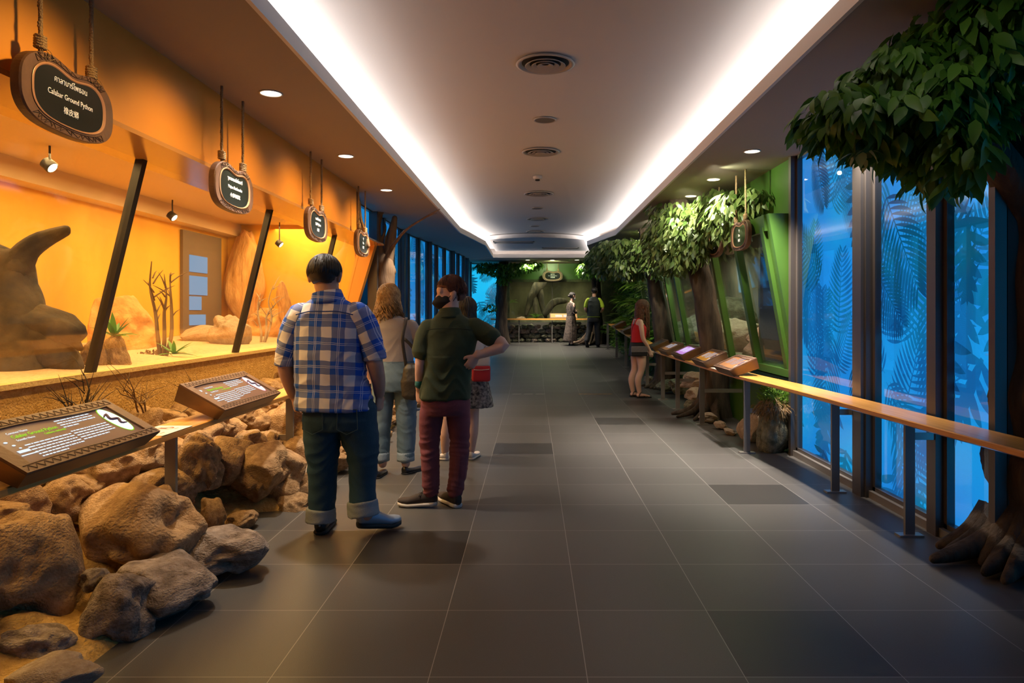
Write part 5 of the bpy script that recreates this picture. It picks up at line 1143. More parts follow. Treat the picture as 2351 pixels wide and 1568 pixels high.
def remesh(name, bm, vox, m, parent, smooth=6, folds=None, loc=None):
    me = bpy.data.meshes.new(name); bmesh.ops.recalc_face_normals(bm, faces=bm.faces); bm.to_mesh(me); bm.free()
    o = bpy.data.objects.new(name, me); COL.objects.link(o)
    r = o.modifiers.new('r', 'REMESH'); r.mode = 'VOXEL'; r.voxel_size = vox
    if smooth: s = o.modifiers.new('s', 'SMOOTH'); s.iterations = smooth; s.factor = 0.5
    dg = bpy.context.evaluated_depsgraph_get(); dg.update(); me2 = bpy.data.meshes.new_from_object(o.evaluated_get(dg))
    bpy.data.objects.remove(o); bpy.data.meshes.remove(me); me2.name = name
    if folds:
        ns = [v.normal.copy() for v in me2.vertices]
        for v, n in zip(me2.vertices, ns): v.co += n*folds(v.co, n)
    ob = mkobj(name, me2, m, parent, True); return ob
def sine_folds(amp, fx=5, fz=22, seed=0, extra=None):
    def f(p, n):
        a = noise.noise(Vector((p.x*fx+seed, p.y*fx, p.z*fz+2.2*noise.noise(Vector((p.x*6, p.y*6, seed))))))
        b = noise.noise(Vector((p.x*12+seed, p.y*12, p.z*14)))
        v = amp*((1-abs(a)*2.2)*0.7+0.4*b)
        if extra: v *= extra(p)
        return v
    return f
def hand(bm, w, d, palm, thumb, curl=0.5, s=1.0, spread=0.10):
    """w wrist, d direction of fingers, palm normal (palm side), thumb direction"""
    w = Vector(w); d = Vector(d).normalized(); palm = Vector(palm); palm = (palm-palm.dot(d)*d).normalized(); th = d.cross(palm)
    if th.dot(Vector(thumb)) < 0: th = -th
    th.normalize()
    tube(bm, [w-d*0.03*s, w, w+d*0.045*s, w+d*0.088*s], [(0.027*s, 0.021*s), (0.029*s, 0.020*s), (0.041*s, 0.017*s), (0.040*s, 0.014*s)], 14, 0.02, ref=palm)
    for i, (off, L) in enumerate(((0.031, 0.070), (0.0105, 0.078), (-0.0105, 0.073), (-0.031, 0.058))):
        b = w+d*(0.085-0.006*abs(i-1))*s+th*off*s; c = curl*(1+0.12*i); dd = (d+th*spread*(1.3-i*0.9)*0.6).normalized(); p = b; pts = [b-dd*0.02*s, b]
        ang = 0
        for seg, fr in ((0.45, 0.8), (0.32, 1.25), (0.23, 0.9)):
            ang += c*fr; v = dd*math.cos(ang)+palm*math.sin(ang); p = p+v*L*seg*s; pts.append(p)
        tube(bm, pts, [0.0095*s, 0.0095*s, 0.0088*s, 0.008*s, 0.0068*s], 9, 0.008)
    b = w+d*0.02*s+th*0.022*s
    tube(bm, [b, b+(d*0.55+th*0.75+palm*0.2).normalized()*0.04*s, b+(d*0.55+th*0.75+palm*0.2).normalized()*0.04*s+(d*0.85+th*0.25+palm*(0.25+curl*0.4)).normalized()*0.034*s, b+(d*0.55+th*0.75+palm*0.2).normalized()*0.04*s+(d*0.9+palm*(0.3+curl*0.6)).normalized()*0.058*s], [0.016*s, 0.0125*s, 0.0105*s, 0.0078*s], 9, 0.01)
def head_geo(bm, c, yaw=0, pitch=0, s=1.0, wide=1.0):
    """head centred on c; yaw about z (0 faces +Y)"""
    Rm = Matrix.Translation(c) @ Matrix.Rotation(yaw, 4, 'Z') @ Matrix.Rotation(pitch, 4, 'X') @ Matrix.Diagonal((s*wide, s, s, 1))
    b = bmesh.new()
    ball(b, (0, -0.018, 0.022), (0.076, 0.094, 0.090), 3)
    ball(b, (0, 0.022, -0.035), (0.062, 0.066, 0.080), 3); ball(b, (0, 0.045, -0.015), (0.056, 0.042, 0.062), 3)
    ball(b, (0, 0.055, -0.088), (0.030, 0.026, 0.024), 2)
    ball(b, (0, 0.062, 0.035), (0.055, 0.030, 0.040), 2)
    for x in (-1, 1):
        ball(b, (x*0.034, 0.054, -0.032), (0.032, 0.030, 0.038), 2); ball(b, (x*0.030, 0.074, 0.024), (0.024, 0.009, 0.007), 2)
        ball(b, (x*0.080, -0.010, -0.008), (0.012, 0.019, 0.034), 2); ball(b, (x*0.088, -0.018, 0.008), (0.009, 0.019, 0.021), 2)
    tube(b, [(0, 0.078, 0.018), (0, 0.094, -0.008), (0, 0.100, -0.028)], [0.009, 0.011, 0.014], 8, 0.01); ball(b, (0, 0.090, -0.033), (0.018, 0.012, 0.008), 2)
    ball(b, (0, 0.085, -0.055), (0.022, 0.010, 0.006), 2); ball(b, (0, 0.083, -0.065), (0.018, 0.010, 0.006), 2)
    bmesh.ops.transform(b, matrix=Rm, verts=b.verts)
    me = bpy.data.meshes.new('tmp'); b.to_mesh(me); b.free(); bm.from_mesh(me); bpy.data.meshes.remove(me)
    return Rm
def eyes(Rm, parent, m_iris=None):
    for x in (-1, 1):
        b = bmesh.new(); ball(b, (x*0.032, 0.0725, 0.006), (0.0125, 0.0085, 0.0055), 2); bmesh.ops.transform(b, matrix=Rm, verts=b.verts); e = mkobj('eye', b, mat('eye_white', (0.6, 0.56, 0.52), 0.2), parent, True)
        b = bmesh.new(); ball(b, (x*0.032, 0.0795, 0.006), (0.005, 0.003, 0.0045), 2); bmesh.ops.transform(b, matrix=Rm, verts=b.verts); mkobj('iris', b, M_BLK, e, True)
def hair_cap(Rm, parent, m, front=0.055, low=-0.055, grow=1.10, locks=260, L=0.07, wave=0.0, r=0.006, seed=1, side=-0.02, down=0.0, bulk=None, spread=0.0, part=0.0, name='hair', top=0.0, face=True, ears=False):
    """cap hugging the skull plus many tapered locks growing from the crown; all in head space"""
    rr = random.Random(seed); b = bmesh.new()
    def nape(p):
        if p.y < 0.02 and p.z < 0.01: k_ = 1-2.2*min(0.08, 0.01-p.z); return Vector((p.x*k_, -0.018+(p.y+0.018)*k_, p.z))
        return p
    ax = Vector((0.076*grow+0.004, 0.094*grow+0.004, 0.090*grow+0.006+top)); c0 = Vector((0, -0.018, 0.022))
    bmesh.ops.create_icosphere(b, subdivisions=4, radius=1)
    for v in b.verts:
        d = v.co.normalized(); p = c0+Vector((d.x*ax.x, d.y*ax.y, d.z*ax.z))
        f = 1+0.035*noise.noise(Vector((p.x*60, p.y*60, p.z*12+seed))); p = c0+(p-c0)*f
        lim = low if d.y < 0.0 else low+(front-low)*min(1, max(0, d.y)*1.9)
        if ears and p.y > -0.045 and abs(p.x) > 0.045: lim = max(lim, 0.022)
        if p.z < lim: t = min(1, (lim-p.z)/0.02); p = c0+(p-c0)*(1-0.42*t); p.z = max(p.z, lim-0.01)
        p = nape(p) if down <= 0 else p
        if bulk: p += bulk(p, d)
        v.co = p
    grav = (Rm.to_3x3().inverted() @ Vector((0, 0, -1))).normalized()
    for i in range(locks):
        az = rr.uniform(-PI, PI); th0 = rr.uniform(0.05, 1.75)
        if face and abs(az-PI/2) < 0.85 and th0 > 0.75: th0 = rr.uniform(0.1, 0.75)
        pts = []; rad = []; l = L*rr.uniform(0.7, 1.25); ph = rr.uniform(0, 1.3)+az*4; K = max(5, int(l/0.012)); th = th0; hang = None
        for k in range(K+1):
            s_ = k*l/K
            if hang is None:
                a = th0+s_/0.1; d = Vector((math.cos(az)*math.sin(a), math.sin(az)*math.sin(a), math.cos(a)))
                p = c0+Vector((d.x*ax.x, d.y*ax.y, d.z*ax.z))*1.01
                lim = low if d.y < 0 else low+(front-low)*min(1, max(0, d.y)*1.9)
                if ears and p.y > -0.045 and abs(p.x) > 0.045: lim = max(lim, 0.022)
                if a > 1.9 or p.z < lim+0.008:
                    if down <= 0: break
                    hang = (p, d, k)
            if hang is not None:
                q = hang[0]; n_ = Vector((hang[1].x, hang[1].y, 0)); m_ = (k-hang[2])*l/K; p = q+n_*spread*min(1.0, m_/0.12)+grav*m_
            wv = wave*min(1.0, k/3)
            if down <= 0: p = nape(p)
            p = p+Vector((math.cos(ph+k*0.75)*wv, math.sin(ph+k*0.75)*wv, 0)); pts.append(p)
        if len(pts) < 3: continue
        n = len(pts); rad = [(r*rr.uniform(0.9, 1.1)*(0.5+0.5*math.sin(PI*(0.2+0.75*q/(n-1)))), r*0.55) for q in range(n)]
        rad = [(a_, b_*(1-0.6*q/(n-1))) for q, (a_, b_) in enumerate(rad)]
        tube(b, pts, rad, 5, 0.02, ref=(0, 1, 0.3))
    bmesh.ops.transform(b, matrix=Rm, verts=b.verts); return mkobj(name, b, m, parent, True)
def shoe(parent, heel, direc, m, sole, L=0.285, W=0.098, H=0.075, name='shoe', pitch=0.0, low=False, sole_h=0.028, z0=0.0, laces=None, trim=None):
    d = Vector((direc[0], direc[1], 0)).normalized(); s = Vector((d.y, -d.x, 0)); o = Vector(heel)
    pr = [(0.0, 0.55, 0.95), (0.06, 0.78, 1.0), (0.2, 0.86, 1.05 if not low else 0.75), (0.38, 0.84, 0.98 if not low else 0.55), (0.55, 0.92, 0.78 if not low else 0.42), (0.72, 1.0, 0.58 if not low else 0.36), (0.88, 0.9, 0.48 if not low else 0.32), (0.97, 0.6, 0.36 if not low else 0.25), (1.0, 0.3, 0.25 if not low else 0.18)]
    def build(zlo, zf_, k, mm, nm, par):
        bm = bmesh.new(); rs = []
        for t, w_, h_ in pr:
            ring = []; hw = W/2*w_*k; top = zf_(h_)
            for q in range(16):
                a = 2*PI*q/16; cx, cz = math.cos(a), math.sin(a)
                u = math.copysign(abs(cx)**0.7, cx)*hw; z = (zlo+top)/2+(top-zlo)/2*math.copysign(abs(cz)**0.8, cz); u *= 1-0.25*max(0, cz)*(1 if nm != 'sole' else 0)
                p = o+d*(t-0.12)*L+s*u; rise = max(0, (0.7-t))*L*math.sin(pitch)+(max(0, t-0.8)*0.05)
                ring.append(bm.verts.new((p.x, p.y, o.z+z0+z+rise)))
            rs.append(ring)
        for a, b in zip(rs, rs[1:]):
            for q in range(16): bm.faces.new((a[q], a[(q+1) % 16], b[(q+1) % 16], b[q]))
        bm.faces.new(rs[0]); bm.faces.new(rs[-1][::-1]); return mkobj(nm, bm, mm, par, True)
    u = build(sole_h*0.6, lambda h: sole_h*0.6+H*h, 0.95, m, name, parent)
    build(0.0, lambda h: sole_h, 1.06, sole, 'sole', u)
    if laces:
        bm = bmesh.new()
        for q in range(4):
            t = 0.36+q*0.09; c = o+d*(t-0.12)*L; z = o.z+z0+sole_h*0.6+H*(0.98-0.10*q*1.2)+max(0, .7-t)*L*math.sin(pitch)
            tube(bm, [(c.x-s.x*0.022, c.y-s.y*0.022, z-0.006), (c.x, c.y, z+0.004), (c.x+s.x*0.022, c.y+s.y*0.022, z-0.006)], [0.003], 5, 0.02)
        c = o+d*0.2*L; z = o.z+z0+H*1.05+max(0, .38)*L*math.sin(pitch)
        for sg in (-1, 1): tube(bm, [(c.x, c.y, z), (c.x+s.x*sg*0.03+d.x*0.02, c.y+s.y*sg*0.03+d.y*0.02, z+0.012), (c.x+s.x*sg*0.045+d.x*0.03, c.y+s.y*sg*0.045+d.y*0.03, z-0.012), (c.x, c.y, z)], [0.0025], 5, 0.02)
        mkobj('laces', bm, laces, u, True)
    if trim:
        bm = bmesh.new(); pts = []
        for q in range(11):
            a = PI*q/10; c = o-d*0.125*L+s*math.cos(a)*W*0.40*1.0; pts.append((c.x+d.x*0.05*abs(math.cos(a)), c.y+d.y*0.05*abs(math.cos(a)), o.z+z0+0.03+H*0.95-math.sin(a)*H*0.62+max(0, .7)*L*math.sin(pitch)))
        tube(bm, pts, [0.006], 6, 0.02)
        mkobj('heel_trim', bm, trim, u, True)
    return u
def person(loc, rz, lab, s=1.0):
    t = empty('person', loc, rz, lab, 'person'); t.scale = (s, s, s); return t
def limbs(bm, pts, rad, n=18): tube(bm, pts, rad, n, 0.03)

# ===== 1: man in the blue plaid shirt (seen from behind, mid-stride) =====
Y1 = 4.38
p1 = person(((757-VX)*Y1/F, Y1, 0), 0, 'man in blue and white plaid shirt and turned-up dark jeans, seen from behind')
b = bmesh.new()
hp1 = head_geo(b, (-0.035, 0.02, 1.612), 0.0, -0.28, 1.03, 1.12)
tube(b, [(0, 0.0, 1.40), (-0.01, 0.0, 1.50), (-0.03, 0.01, 1.60)], [(0.085, 0.08), (0.075, 0.072), (0.066, 0.068)], 20, 0.03)
loft(b, [(0.03, 0, 0.80, 0.16, 0.11), (0.01, 0, 1.0, 0.165, 0.12), (0.0, 0, 1.2, 0.175, 0.11), (0, 0, 1.36, 0.185, 0.10), (0, 0, 1.44, 0.12, 0.08)])
AR = [(0.19, 0, 1.36), (0.255, -0.01, 1.20), (0.288, -0.02, 1.07), (0.302, 0.02, 0.96), (0.30, 0.055, 0.865)]
AL = [(-0.19, 0, 1.36), (-0.245, -0.01, 1.20), (-0.27, -0.015, 1.06), (-0.262, 0.025, 0.95), (-0.245, 0.06, 0.855)]
for A_ in (AR, AL): limbs(b, A_, [0.062, 0.056, 0.052, 0.044, 0.032])
hand(b, AR[-1], (-0.02, 0.15, -1), (-0.9, 0.3, 0), (-0.2, 1, 0), 1.25, 1.06)
hand(b, AL[-1], (0.1, 0.15, -1), (0.9, 0.3, 0), (0.2, 1, 0), 0.42, 1.03)
limbs(b, [(-0.04, 0, 0.85), (-0.055, 0.02, 0.5), (-0.045, 0, 0.10)], [0.10, 0.06, 0.045]); limbs(b, [(0.15, 0, 0.85), (0.2, 0.03, 0.5), (0.235, -0.02, 0.12)], [0.10, 0.06, 0.045])
remesh('body', b, 0.0045, M_SKIN, p1, 5)
hair_cap(hp1, p1, M_HBLACK, front=0.05, low=-0.062, grow=1.14, locks=800, L=0.055, r=0.0045, seed=2, top=0.006, ears=True)
b = bmesh.new()
loft(b, [(0.035, -0.008, 0.785, 0.238, 0.176), (0.030, -0.006, 0.83, 0.234, 0.174), (0.018, 0, 0.92, 0.224, 0.168), (0.006, 0.0, 1.02, 0.215, 0.165), (0.0, 0.0, 1.12, 0.215, 0.158), (-0.002, 0, 1.22, 0.222, 0.145), (-0.003, 0, 1.31, 0.225, 0.132), (-0.004, 0, 1.38, 0.205, 0.118), (-0.006, 0.0, 1.435, 0.16, 0.10), (-0.01, 0.0, 1.475, 0.095, 0.085), (-0.012, 0, 1.50, 0.085, 0.083)], 40, 2.35)
def f1(p):
    side = min(1.6, 0.35+abs(p.x)*4.0)*(1.35 if p.z < 1.15 else 0.8); return side
sh = remesh('shirt', b, 0.007, M_PLAID, p1, 3, sine_folds(0.0085, 3.0, 13, 3, f1))
def plaid_attr(o):
    """cloth coordinates: round the torso, and along each sleeve"""
    me = o.data; at = me.attributes.new('plaid', 'FLOAT_VECTOR', 'POINT')
    for v in me.vertices:
        x, y, z = v.co
        if o.name.startswith('sleeve'):
            a = 0.42 if x > 0 else -0.36; c, s_ = math.cos(a), math.sin(a); dx, dz = x-(0.19 if x > 0 else -0.19), z-1.37
            at.data[v.index].vector = (dx*c+dz*s_+0.03, 0, -dx*s_+dz*c+1.40)
        else: at.data[v.index].vector = (x*1.02+0.06*x*abs(x)*4, y, z+0.10*y+0.03*x)
plaid_attr(sh)
for pts in ([(0.165, 0, 1.375), (0.22, 0, 1.30), (0.262, -0.012, 1.19), (0.285, -0.02, 1.13)], [(-0.165, 0, 1.375), (-0.215, 0, 1.30), (-0.25, -0.012, 1.18), (-0.266, -0.015, 1.10)]):
    b = bmesh.new(); tube(b, pts, [(0.088, 0.092), (0.083, 0.091), (0.073, 0.082), (0.066, 0.075)], 24, 0.03)
    o_ = remesh('sleeve', b, 0.007, M_PLAID, sh, 3, sine_folds(0.007, 3.0, 13, 3)); plaid_attr(o_)
for pts, nm in (([(0.282, -0.018, 1.15), (0.290, -0.02, 1.095)], 'r'), ([(-0.262, -0.014, 1.12), (-0.268, -0.014, 1.055)], 'l')):
    b = bmesh.new(); tube(b, pts, [(0.070, 0.078), (0.068, 0.076)], 24, 0.01, cap=False); o_ = remesh('sleeve_cuff', b, 0.007, M_PLAID, p1, 2, sine_folds(0.007, 8, 60, 5)); plaid_attr(o_)
b = bmesh.new(); tube(b, [(-0.012, 0.002, 1.445), (-0.016, 0.004, 1.485), (-0.022, 0.006, 1.520)], [(0.122, 0.108), (0.100, 0.094), (0.090, 0.086)], 28, 0.015, cap=False)
o_ = mkobj('collar', b, M_PLAID, p1, True); plaid_attr(o_)
b = bmesh.new(); tube(b, [(-0.175, -0.112, 1.375), (-0.09, -0.128, 1.395), (0.0, -0.131, 1.395), (0.09, -0.128, 1.395), (0.175, -0.112, 1.375)], [0.0035], 6, 0.03, cap=False); mkobj('yoke_seam', b, mat('seam_blue', (0.01, 0.05, 0.24), 0.9), sh, True)
b = bmesh.new()
loft(b, [(0.06, 0, 0.66, 0.19, 0.15), (0.06, 0.0, 0.72, 0.222, 0.162), (0.05, 0, 0.785, 0.205, 0.15), (0.035, 0, 0.86, 0.19, 0.14), (0.03, 0, 0.93, 0.185, 0.14)], 36)
tube(b, [(-0.045, 0, 0.78), (-0.05, 0.005, 0.62), (-0.050, 0.01, 0.45), (-0.045, 0.0, 0.28), (-0.05, -0.01, 0.125)], [(0.122, 0.13), (0.115, 0.12), (0.094, 0.10), (0.083, 0.09), (0.075, 0.082)], 26, 0.03)
tube(b, [(0.165, 0, 0.78), (0.185, 0.01, 0.62), (0.205, 0.02, 0.46), (0.205, 0.0, 0.30), (0.215, -0.03, 0.19)], [(0.128, 0.13), (0.115, 0.12), (0.092, 0.10), (0.080, 0.09), (0.078, 0.085)], 26, 0.03)
je = remesh('jeans', b, 0.008, M_DENIM, p1, 3, sine_folds(0.008, 3.5, 16, 9, lambda p: 0.4+1.0*math.exp(-((p.z-0.52)/0.14)**2)+0.7*math.exp(-((p.z-0.18)/0.08)**2)))
for x0 in (-0.06, 0.15):
    b = bmesh.new(); prv = None
    for (ax_, az_) in ((-0.055, 0.80), (0.06, 0.80), (0.065, 0.68), (0.0, 0.65), (-0.06, 0.68), (-0.055, 0.80)):
        q = Vector((x0+ax_, -0.166+0.35*(x0+ax_-0.06)**2, az_))
        if prv: bar(b, prv, q, 0.004, 0.003, (0, 1, 0))
        prv = q
    mkobj('back_pocket', b, mat('denim_stitch', (0.04, 0.08, 0.10), 0.9), je)
for c, rad in ((((-0.05, -0.01, 0.165), (-0.055, -0.012, 0.085)), (0.088, 0.096)), (((0.212, -0.028, 0.215), (0.222, -0.035, 0.125)), (0.092, 0.098))):
    b = bmesh.new(); tube(b, list(c), [rad, (rad[0]*1.06, rad[1]*1.04)], 28, 0.02, cap=False); remesh('turnup', b, 0.007, M_CUFF, je, 2, sine_folds(0.004, 6, 30, 4))
shoe(p1, (-0.055, 0.0, 0), (-0.05, 1), M_SHOEB, M_SOLED, 0.29, 0.105, 0.085, trim=M_SOLE)
shoe(p1, (0.215, -0.02, 0.01), (0.80, 0.6), M_SILVER, M_SOLED, 0.29, 0.105, 0.10, pitch=0.18, sole_h=0.04, trim=M_SOLE)
mkobj('phone', BOX(0.215, 0.232, 0.08, 0.12, 0.80, 0.93), M_BLK, p1)

# ===== 2: man in the olive shirt, head turned, hand on hip =====
Y2 = 4.98
p2 = person(((1030-VX)*Y2/F, Y2, 0), 0, 'man in dark green short-sleeved shirt, maroon trousers and black face mask, hand on hip')
b = bmesh.new()
hp2 = head_geo(b, (0.005, 0.03, 1.515), PI*0.58, -0.12, 1.0, 1.0)
tube(b, [(0.005, 0.0, 1.30), (0.01, 0.0, 1.38), (0.01, 0.01, 1.47)], [(0.08, 0.075), (0.065, 0.065), (0.06, 0.064)], 20, 0.03)
loft(b, [(-0.03, 0, 0.74, 0.15, 0.11), (-0.01, 0, 0.95, 0.145, 0.11), (0.02, 0, 1.12, 0.16, 0.11), (0.02, 0, 1.27, 0.17, 0.09), (0.01, 0, 1.36, 0.10, 0.07)])
A2L = [(-0.155, 0, 1.275), (-0.185, -0.01, 1.15), (-0.195, -0.02, 1.02), (-0.205, 0.0, 0.92), (-0.212, 0.02, 0.835)]
A2R = [(0.205, 0, 1.285), (0.30, -0.02, 1.215), (0.395, -0.04, 1.155), (0.30, -0.06, 1.115), (0.205, -0.09, 1.085)]
limbs(b, A2L, [0.052, 0.045, 0.042, 0.035, 0.026]); limbs(b, A2R, [0.052, 0.045, 0.043, 0.036, 0.027])
hand(b, A2L[-1], (0.05, 0.1, -1), (0.6, 0.8, 0), (1, -0.1, 0), 0.35, 0.98)
hand(b, A2R[-1], (-0.55, 0.0, -0.85), (-0.3, 1, 0.2), (0, 1, 1), 0.45, 0.95)
limbs(b, [(-0.11, 0, 0.78), (-0.135, 0.02, 0.45), (-0.14, 0, 0.10)], [0.08, 0.05, 0.04]); limbs(b, [(0.06, 0, 0.78), (0.06, 0.02, 0.45), (0.04, 0, 0.10)], [0.08, 0.05, 0.04])
remesh('body', b, 0.0045, M_SKINF, p2, 5); eyes(hp2, p2)
def blk2(p, d): return Vector((0, -0.012 if d.y < -0.3 and p.z < 0.03 else 0, 0.012*max(0, d.z)))
hair_cap(hp2, p2, M_HRED, front=0.062, low=-0.052, grow=1.13, locks=650, L=0.05, wave=0.004, r=0.005, seed=4, top=0.014, ears=True)
b = bmesh.new()   # face mask with ear loop
bmesh.ops.create_icosphere(b, subdivisions=4, radius=1)
for v in b.verts:
    d = v.co.normalized(); z = -0.046+0.066*d.z; k = 1-0.22*abs(d.z); v.co = Vector((d.x*0.086*k, 0.028+d.y*0.092*k+0.014*(1-abs(d.x))*k, z))
bmesh.ops.delete(b, geom=[v for v in b.verts if v.co.y < 0.005], context='VERTS')
for x in (-1, 1):
    tube(b, [(x*0.068, 0.03, -0.03), (x*0.084, 0.0, 0.0), (x*0.088, -0.025, 0.02)], [0.0025], 5, 0.02, cap=False); tube(b, [(x*0.066, 0.03, -0.08), (x*0.080, 0.0, -0.055), (x*0.084, -0.03, -0.02)], [0.0025], 5, 0.02, cap=False)
bmesh.ops.transform(b, matrix=hp2, verts=b.verts); mkobj('face_mask', b, mat('black_mask', (0.005, 0.005, 0.006), 0.9), p2, True)
b = bmesh.new()
loft(b, [(-0.025, 0, 0.775, 0.178, 0.135), (-0.02, 0, 0.85, 0.176, 0.132), (-0.012, 0, 0.95, 0.166, 0.128), (0.0, 0, 1.05, 0.164, 0.125), (0.015, 0, 1.15, 0.176, 0.122), (0.02, 0, 1.23, 0.188, 0.115), (0.02, 0, 1.29, 0.180, 0.10), (0.015, 0, 1.335, 0.14, 0.088), (0.01, 0, 1.375, 0.085, 0.074), (0.01, 0, 1.40, 0.074, 0.072)], 40, 2.3)
tube(b, [(-0.13, 0, 1.28), (-0.17, 0, 1.21), (-0.19, -0.012, 1.10)], [(0.07, 0.075), (0.068, 0.074), (0.068, 0.072)], 24, 0.03)
tube(b, [(0.17, 0, 1.285), (0.24, -0.01, 1.255), (0.315, -0.022, 1.205)], [(0.07, 0.072), (0.066, 0.07), (0.066, 0.07)], 24, 0.03)
sh2 = remesh('shirt', b, 0.007, M_OLIVE, p2, 3, sine_folds(0.0085, 4.0, 9, 7, lambda p: 0.5+(1.2 if p.z < 1.08 else 0.5)))
b = bmesh.new(); tube(b, [(0.01, 0.0, 1.345), (0.008, 0.004, 1.385), (0.006, 0.008, 1.415)], [(0.105, 0.094), (0.084, 0.080), (0.074, 0.074)], 28, 0.012, cap=False); mkobj('collar', b, M_OLIVE, p2, True)
b = bmesh.new(); tube(b, [(-0.15, -0.094, 1.265), (-0.07, -0.112, 1.275), (0.02, -0.117, 1.277), (0.11, -0.112, 1.275), (0.18, -0.094, 1.265)], [0.0025], 6, 0.03, cap=False); mkobj('yoke_seam', b, mat('seam_olive', (0.015, 0.022, 0.008), 0.9), sh2, True)
b = bmesh.new(); tube(b, [(-0.205, 0.005, 0.895), (-0.207, 0.008, 0.870)], [(0.036, 0.037)]*2, 24, 0.006); mkobj('wristband', b, mat('teal_rubber', (0.01, 0.16, 0.15), 0.5), p2, True)
b = bmesh.new()
loft(b, [(-0.02, 0, 0.66, 0.15, 0.125), (-0.022, 0, 0.73, 0.175, 0.135), (-0.022, 0, 0.80, 0.168, 0.125), (-0.02, 0, 0.86, 0.155, 0.115)], 36)
tube(b, [(-0.105, 0, 0.74), (-0.13, 0.005, 0.60), (-0.135, 0.01, 0.42), (-0.13, 0.0, 0.28), (-0.125, 0.0, 0.10)], [(0.092, 0.10), (0.083, 0.092), (0.066, 0.074), (0.066, 0.076), (0.052, 0.056)], 26, 0.03)
tube(b, [(0.062, 0, 0.74), (0.072, 0.01, 0.60), (0.076, 0.02, 0.44), (0.07, 0.0, 0.28), (0.045, 0.0, 0.10)], [(0.094, 0.10), (0.083, 0.09), (0.066, 0.074), (0.066, 0.075), (0.052, 0.056)], 26, 0.03)
remesh('trousers', b, 0.007, M_MAROON, p2, 3, sine_folds(0.0075, 3, 26, 13, lambda p: 0.35+1.3*math.exp(-((p.z-0.42)/0.07)**2)+1.3*math.exp(-((p.z-0.14)/0.06)**2)))
shoe(p2, (-0.115, -0.01, 0), (-0.97, 0.1), M_SHOEBR, M_SOLE, 0.285, 0.10, 0.085, pitch=0.08, sole_h=0.032, laces=M_BLK)
shoe(p2, (0.055, -0.01, 0), (-0.55, 0.85), M_SHOEBR, M_SOLE, 0.285, 0.10, 0.085, sole_h=0.035)

# ===== 3: woman with wavy blond hair =====
Y3 = 6.0
p3 = person(((905-VX)*Y3/F, Y3, 0), 0, 'woman with wavy blond hair, grey t-shirt, light jeans and a dark shoulder bag')
b = bmesh.new()
hp3 = head_geo(b, (-0.06, 0.06, 1.50), 0.35, -0.25, 1.0, 1.0)
tube(b, [(-0.01, 0.0, 1.30), (-0.03, 0.02, 1.37), (-0.05, 0.04, 1.45)], [(0.07, 0.065), (0.052, 0.052), (0.05, 0.054)], 18, 0.03)
loft(b, [(0.0, 0, 0.78, 0.15, 0.12), (0.0, 0, 0.95, 0.13, 0.10), (-0.005, 0, 1.12, 0.145, 0.10), (-0.01, 0, 1.26, 0.155, 0.085), (-0.01, 0, 1.34, 0.10, 0.065)])
A3R = [(0.155, 0, 1.275), (0.21, 0.0, 1.15), (0.255, 0.0, 1.03), (0.27, 0.06, 0.93), (0.26, 0.12, 0.85)]; A3L = [(-0.175, 0, 1.27), (-0.215, 0, 1.14), (-0.235, 0.0, 1.02), (-0.23, 0.03, 0.90), (-0.215, 0.06, 0.81)]
limbs(b, A3R, [0.048, 0.042, 0.038, 0.031, 0.023]); limbs(b, A3L, [0.048, 0.042, 0.038, 0.031, 0.023])
hand(b, A3R[-1], (0, 0.2, -1), (-1, 0, 0), (0, 1, 0), 0.5, 0.9); hand(b, A3L[-1], (0.1, 0.15, -1), (1, 0, 0), (0, 1, 0), 0.6, 0.9)
limbs(b, [(-0.08, 0, 0.80), (-0.09, 0.02, 0.45), (-0.10, 0, 0.08)], [0.09, 0.055, 0.036]); limbs(b, [(0.08, 0, 0.80), (0.09, 0.02, 0.45), (0.10, 0, 0.08)], [0.09, 0.055, 0.036])
remesh('body', b, 0.0055, M_SKINF, p3, 5)
hair_cap(hp3, p3, M_HBLOND, front=0.06, low=-0.07, grow=1.08, locks=1500, L=0.19, wave=0.014, r=0.0055, seed=6, down=1, spread=0.035, top=0.012)
b = bmesh.new()
loft(b, [(0.005, 0, 0.95, 0.155, 0.115), (0.005, 0, 1.0, 0.160, 0.118), (0.0, 0, 1.08, 0.165, 0.118), (-0.005, 0, 1.17, 0.172, 0.115), (-0.01, 0, 1.25, 0.178, 0.105), (-0.01, 0, 1.30, 0.15, 0.09), (-0.012, 0, 1.335, 0.10, 0.075), (-0.02, 0.005, 1.36, 0.066, 0.06)], 36)
tube(b, [(0.14, 0, 1.275), (0.18, 0, 1.22), (0.205, 0, 1.165)], [0.058, 0.056, 0.055], 20, 0.03); tube(b, [(-0.155, 0, 1.27), (-0.195, 0, 1.21), (-0.212, 0, 1.155)], [0.058, 0.056, 0.055], 20, 0.03)
remesh('t_shirt', b, 0.007, M_TEE, p3, 3, sine_folds(0.004, 5, 10, 17))
b = bmesh.new()
loft(b, [(0.01, 0, 0.72, 0.18, 0.145), (0.01, 0, 0.80, 0.195, 0.15), (0.01, 0, 0.88, 0.185, 0.14), (0.008, 0, 0.97, 0.158, 0.118)], 34)
tube(b, [(-0.09, 0, 0.78), (-0.10, 0.0, 0.6), (-0.11, 0, 0.4), (-0.115, 0, 0.15)], [(0.10, 0.115), (0.09, 0.10), (0.078, 0.085), (0.070, 0.074)], 24, 0.03)
tube(b, [(0.10, 0, 0.78), (0.105, 0.0, 0.6), (0.105, 0, 0.4), (0.10, 0, 0.15)], [(0.105, 0.115), (0.092, 0.10), (0.080, 0.085), (0.070, 0.074)], 24, 0.03)
je = remesh('jeans', b, 0.008, M_DENIML, p3, 3, sine_folds(0.007, 3, 18, 23))
